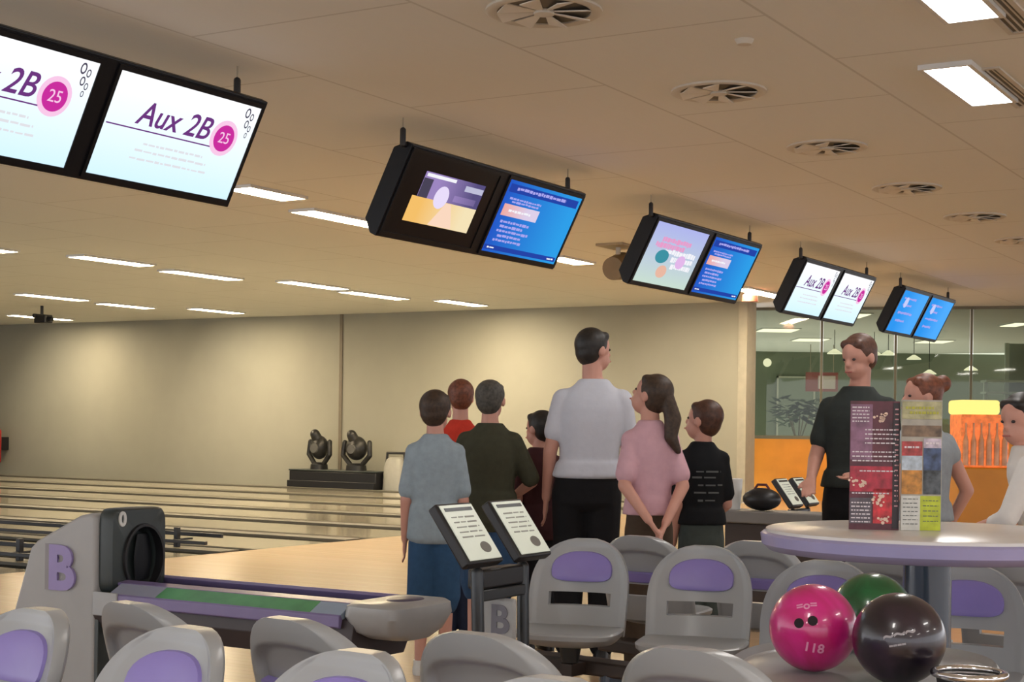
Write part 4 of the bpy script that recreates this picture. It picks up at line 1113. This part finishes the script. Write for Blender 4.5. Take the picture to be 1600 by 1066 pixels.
    loft(bm, [(c0.x,c0.y,c0.z,0.172*s*b+0.022,0.118*s*b+0.022,2.4),(c1.x,c1.y,c1.z,0.152*s*b+0.022,0.105*s*b+0.022,2.4)], 24)
    for sd in (-1, 1):
        sh, el, wr = A[sd]
        if sleeve <= 1.0:
            e = sh.lerp(el, sleeve); capsule(bm, sh, e, 0.064*s*b, 0.062*s)
        else:
            e = el.lerp(wr, sleeve-1.0); capsule(bm, sh, el, 0.064*s*b, 0.054*s); capsule(bm, el, e, 0.054*s, 0.042*s)
        capsule(bm, X(sd*0.05,-0.005,0.812), sh, 0.042*s, 0.058*s)
    o = link('shirt', bm, shirt, t); remesh(o, 0.011, 5)
    # trousers / shorts
    bm = bmesh.new()
    c = [X(0,0,0.585), X(0,0,0.53), X(0,0,0.475), X(0,0,0.455)]
    loft(bm, [(c[3].x,c[3].y,c[3].z,0.13*s*b,0.10*s*b,2.4),(c[2].x,c[2].y,c[2].z,0.178*s*b,0.125*s*b,2.4),(c[1].x,c[1].y,c[1].z,0.178*s*b,0.126*s*b,2.4),(c[0].x,c[0].y,c[0].z,0.160*s*b,0.112*s*b,2.4)], 24)
    loose = 1.28 if pant_end > 0.15 else 1.1
    for sd in (-1, 1):
        hp0, kn, an = G[sd]
        capsule(bm, hp0, kn, 0.106*s*b, 0.074*s*loose)
        if pant_end < 0.27:
            f = (0.275-pant_end)/0.23; e = kn.lerp(an, min(1, f)); capsule(bm, kn, e, 0.075*s*loose, 0.062*s*loose)
    o = link('shorts' if pant_end > 0.15 else 'trousers', bm, pants, t); remesh(o, 0.011, 4)
    for sd in (-1, 1):
        an = G[sd][2]; bm = bmesh.new()
        rings = [(an.x, an.y+0.05*s, 0.0, 0.046*s, 0.135*s, 2.6), (an.x, an.y+0.05*s, 0.03*s, 0.048*s, 0.138*s, 2.6), (an.x, an.y+0.035*s, 0.06*s, 0.042*s, 0.11*s, 2.4), (an.x, an.y+0.0*s, 0.085*s, 0.042*s, 0.055*s, 2)]
        loft(bm, rings, 20); link('shoe', bm, M[shoe], t)
    return t, hc, X
def cloth(name, c, var=0.08): return mat(name, c, 0.85, var=var, scale=30, bump=0.15, spec=0.2)
hair_br = mat('brown hair', (0.045,0.025,0.014), 0.55, var=0.4, scale=60)
hair_dk = mat('dark hair', (0.015,0.012,0.010), 0.5, var=0.4, scale=60)
hair_rd = mat('auburn hair', (0.16,0.05,0.025), 0.5, var=0.4, scale=60)
hair_gy = mat('greying hair', (0.07,0.065,0.055), 0.6, var=0.4, scale=60)
def at(px, Y):
    u, _ = ray(px, HY); return Vector((u*Y, Y, 0))
person('boy in pale grey-blue T-shirt and blue shorts seen from behind, left of the console', at(681, 8.0), D2(0), 1.47, head_yaw=D2(-12), hh=0.215, build=0.86,
       shirt=cloth('grey blue jersey', (0.30,0.37,0.42)), sleeve=0.8, hem=0.475, pants=cloth('blue denim', (0.035,0.09,0.19)), pant_end=0.25, hair=hair_br, skin='skin2', shoe='white')
person('child with auburn hair in a bright red top, between two boys', at(719, 9.3), D2(10), 1.565, head_yaw=D2(0), hh=0.21, build=0.78,
       shirt=cloth('red jersey', (0.60,0.05,0.03)), sleeve=0.8, hem=0.50, pants=cloth('dark denim', (0.03,0.04,0.08)), pant_end=0.05, hair=hair_rd, skin='skin2')
person('person in dark olive shirt and grey-brown hair, right of the child in red', at(766, 8.5), D2(-10), 1.54, head_yaw=D2(-5), hh=0.215, build=0.98,
       shirt=cloth('olive cotton', (0.055,0.055,0.035)), sleeve=0.9, hem=0.49, pants=cloth('blue shorts', (0.04,0.09,0.19)), pant_end=0.25, hair=hair_gy, skin='skin2',
       arms={1: [(0.27,0.04,0.64),(0.12,0.20,0.58)], -1: [(-0.25,0.02,0.63),(-0.12,0.2,0.56)]})
person('child in dark red clothes mostly hidden behind the man in white', at(843, 8.9), D2(20), 1.38, head_yaw=D2(30), hh=0.205, build=0.85,
       shirt=cloth('dark maroon', (0.06,0.02,0.022)), sleeve=0.6, hem=0.50, pants=cloth('black cotton', (0.012,0.012,0.014)), hair=hair_dk, skin='skin2')
person('tall man in white T-shirt and black trousers seen from behind', at(918, 8.5), D2(-6), 1.835, head_yaw=D2(-50), hh=0.235, build=1.0,
       shirt=cloth('white cotton', (0.62,0.65,0.74), 0.02), sleeve=0.62, hem=0.555, pants=cloth('black cotton', (0.012,0.012,0.014)), hair=hair_dk, skin='skin2',
       arms={-1: [(-0.205,-0.03,0.63),(-0.215,0.03,0.49)], 1: [(0.205,0.02,0.63),(0.18,0.17,0.60)]}, lean=0.05)
gp, hc, GX = person('girl in pink top with long dark ponytail, hands behind her back', at(1016, 7.75), D2(8), 1.57, head_yaw=D2(50), head_pitch=D2(22), hh=0.22, build=0.74,
       shirt=cloth('pink jersey', (0.62,0.38,0.44), 0.04), sleeve=0.75, hem=0.545, pants=cloth('brown cotton', (0.07,0.05,0.035)), hair=hair_br, hairstyle='ponytail', skin='skin2',
       arms={-1: [(-0.22,-0.09,0.64),(-0.06,-0.175,0.535)], 1: [(0.23,-0.09,0.64),(0.07,-0.185,0.525)]})
bp, hc, BXf = person('boy in black printed T-shirt and grey trousers looking left', at(1098, 8.1), D2(6), 1.443, head_yaw=D2(52), head_pitch=D2(8), hh=0.215, build=0.80,
       shirt=cloth('black jersey', (0.010,0.011,0.013)), sleeve=0.75, hem=0.545, pants=cloth('grey green cotton', (0.065,0.08,0.075)), hair=mat('chestnut hair', (0.07,0.028,0.016), 0.5, var=0.4, scale=60), skin='skin2',
       arms={1: [(0.21,0.02,0.62),(0.13,0.17,0.56)]})
# faint print on the back of the black shirt
squ = squiggles('shirt_print', bp, [(-0.06,0.07,0.05), (-0.08,0.05,0.02), (-0.05,0.08,-0.02), (-0.07,0.07,-0.06), (-0.05,0.04,-0.10)], 0, mat('grey print', (0.09,0.10,0.10), 0.7), 41, 0.006)
squ.matrix_local = axes((0, -0.132, 1.02), (1,0,0), (0,0,1))
for v in squ.data.vertices: v.co.z -= v.co.x**2*1.6
person('tall man in dark shirt behind the dark red menu', at(1340, 8.2), D2(150), 1.80, head_yaw=D2(-20), head_pitch=D2(-14), hh=0.235, build=0.98,
       shirt=cloth('charcoal cotton', (0.035,0.042,0.04)), sleeve=0.6, hem=0.55, pants=cloth('black cotton', (0.012,0.012,0.014)), hair=mat('reddish brown hair', (0.10,0.045,0.03), 0.5, var=0.3, scale=60), skin='skin2',
       arms={1: [(0.21,0.06,0.63),(0.18,0.20,0.58)], -1: [(-0.20,0.02,0.63),(-0.10,0.20,0.60)]})
person('red-haired woman in grey-blue top with bent arm, right of the pale menu', at(1440, 7.6), D2(25), 1.575, head_yaw=D2(75), hh=0.22, build=1.0,
       shirt=cloth('slate top', (0.32,0.36,0.40)), sleeve=0.25, hem=0.54, pants=cloth('dark grey cotton', (0.05,0.05,0.055)), hair=hair_rd, hairstyle='bun', skin='skin2',
       arms={1: [(0.31,-0.02,0.635),(0.25,0.10,0.49)]})
person('dark-haired person in white shirt leaning in at the right edge', at(1662, 6.6), D2(60), 1.46, head_yaw=D2(60), head_pitch=D2(-10), hh=0.22, build=1.12,
       shirt=cloth('bright white cotton', (0.78,0.76,0.74), 0.02), sleeve=1.4, hem=0.50, pants=cloth('pale cotton', (0.55,0.55,0.52)), hair=hair_dk, skin='skin2', leanf=0.28,
       arms={1: [(0.27,0.12,0.64),(0.20,0.34,0.60)], -1: [(-0.27,0.14,0.64),(-0.16,0.36,0.60)]})

# ------------------------------------------------------------------ light
def area(name, loc, sx, sy, power, col, rot=(0,0,0)):
    l = bpy.data.lights.new(name, 'AREA'); l.shape = 'RECTANGLE'; l.size = sx; l.size_y = sy; l.energy = power; l.color = col
    o = bpy.data.objects.new(name, l); COL.objects.link(o); o.location = loc; o.rotation_euler = rot
    return o
# unseen ceiling panels, added to light the hall from behind the camera
for i in range(5):
    for j in range(3):
        c = W(-4+4.2*i, -7+4.0*j, CEIL-0.03)
        if c.y > 4.0: continue
        t = thing('ceiling_light', 'unseen ceiling panel added as light behind the camera', 'ceiling light', (c.x, c.y, CEIL), PHI, 'added light panels behind the camera')
        link('diffuser', BX(-0.62,-0.17,-0.022,0.62,0.17,-0.004), LAMP_NEAR, t, smooth=False)
def spot(loc, tgt, power, ang, col, blend=0.9, size=0.1):
    l = bpy.data.lights.new('wall_spot', 'SPOT'); l.energy = power; l.spot_size = D2(ang); l.spot_blend = blend; l.color = col; l.shadow_soft_size = size
    o = bpy.data.objects.new('wall_spot', l); COL.objects.link(o); o.location = loc
    o.rotation_euler = (Vector(tgt)-Vector(loc)).to_track_quat('-Z', 'Y').to_euler()
WC = (1.0, 0.86, 0.64)
for px in (100, 375, 830, 1090):
    p = on_wall(px, 600, RW); d_ = RD(p)[1]
    spot(W(RW-2.6, d_, CEIL-0.05), W(RW, d_, 1.7), 150, 80, WC, blend=1.0, size=0.25)
w = bpy.data.worlds.new('world'); scene.world = w; w.use_nodes = True
bg = w.node_tree.nodes['Background']; bg.inputs[0].default_value = (0.94, 0.95, 1.0, 1); bg.inputs[1].default_value = 1.6
scene.view_settings.view_transform = 'Standard'; scene.view_settings.look = 'None'; scene.view_settings.gamma = 1.0
scene.view_settings.use_curve_mapping = False
scene.view_settings.exposure = 0.42
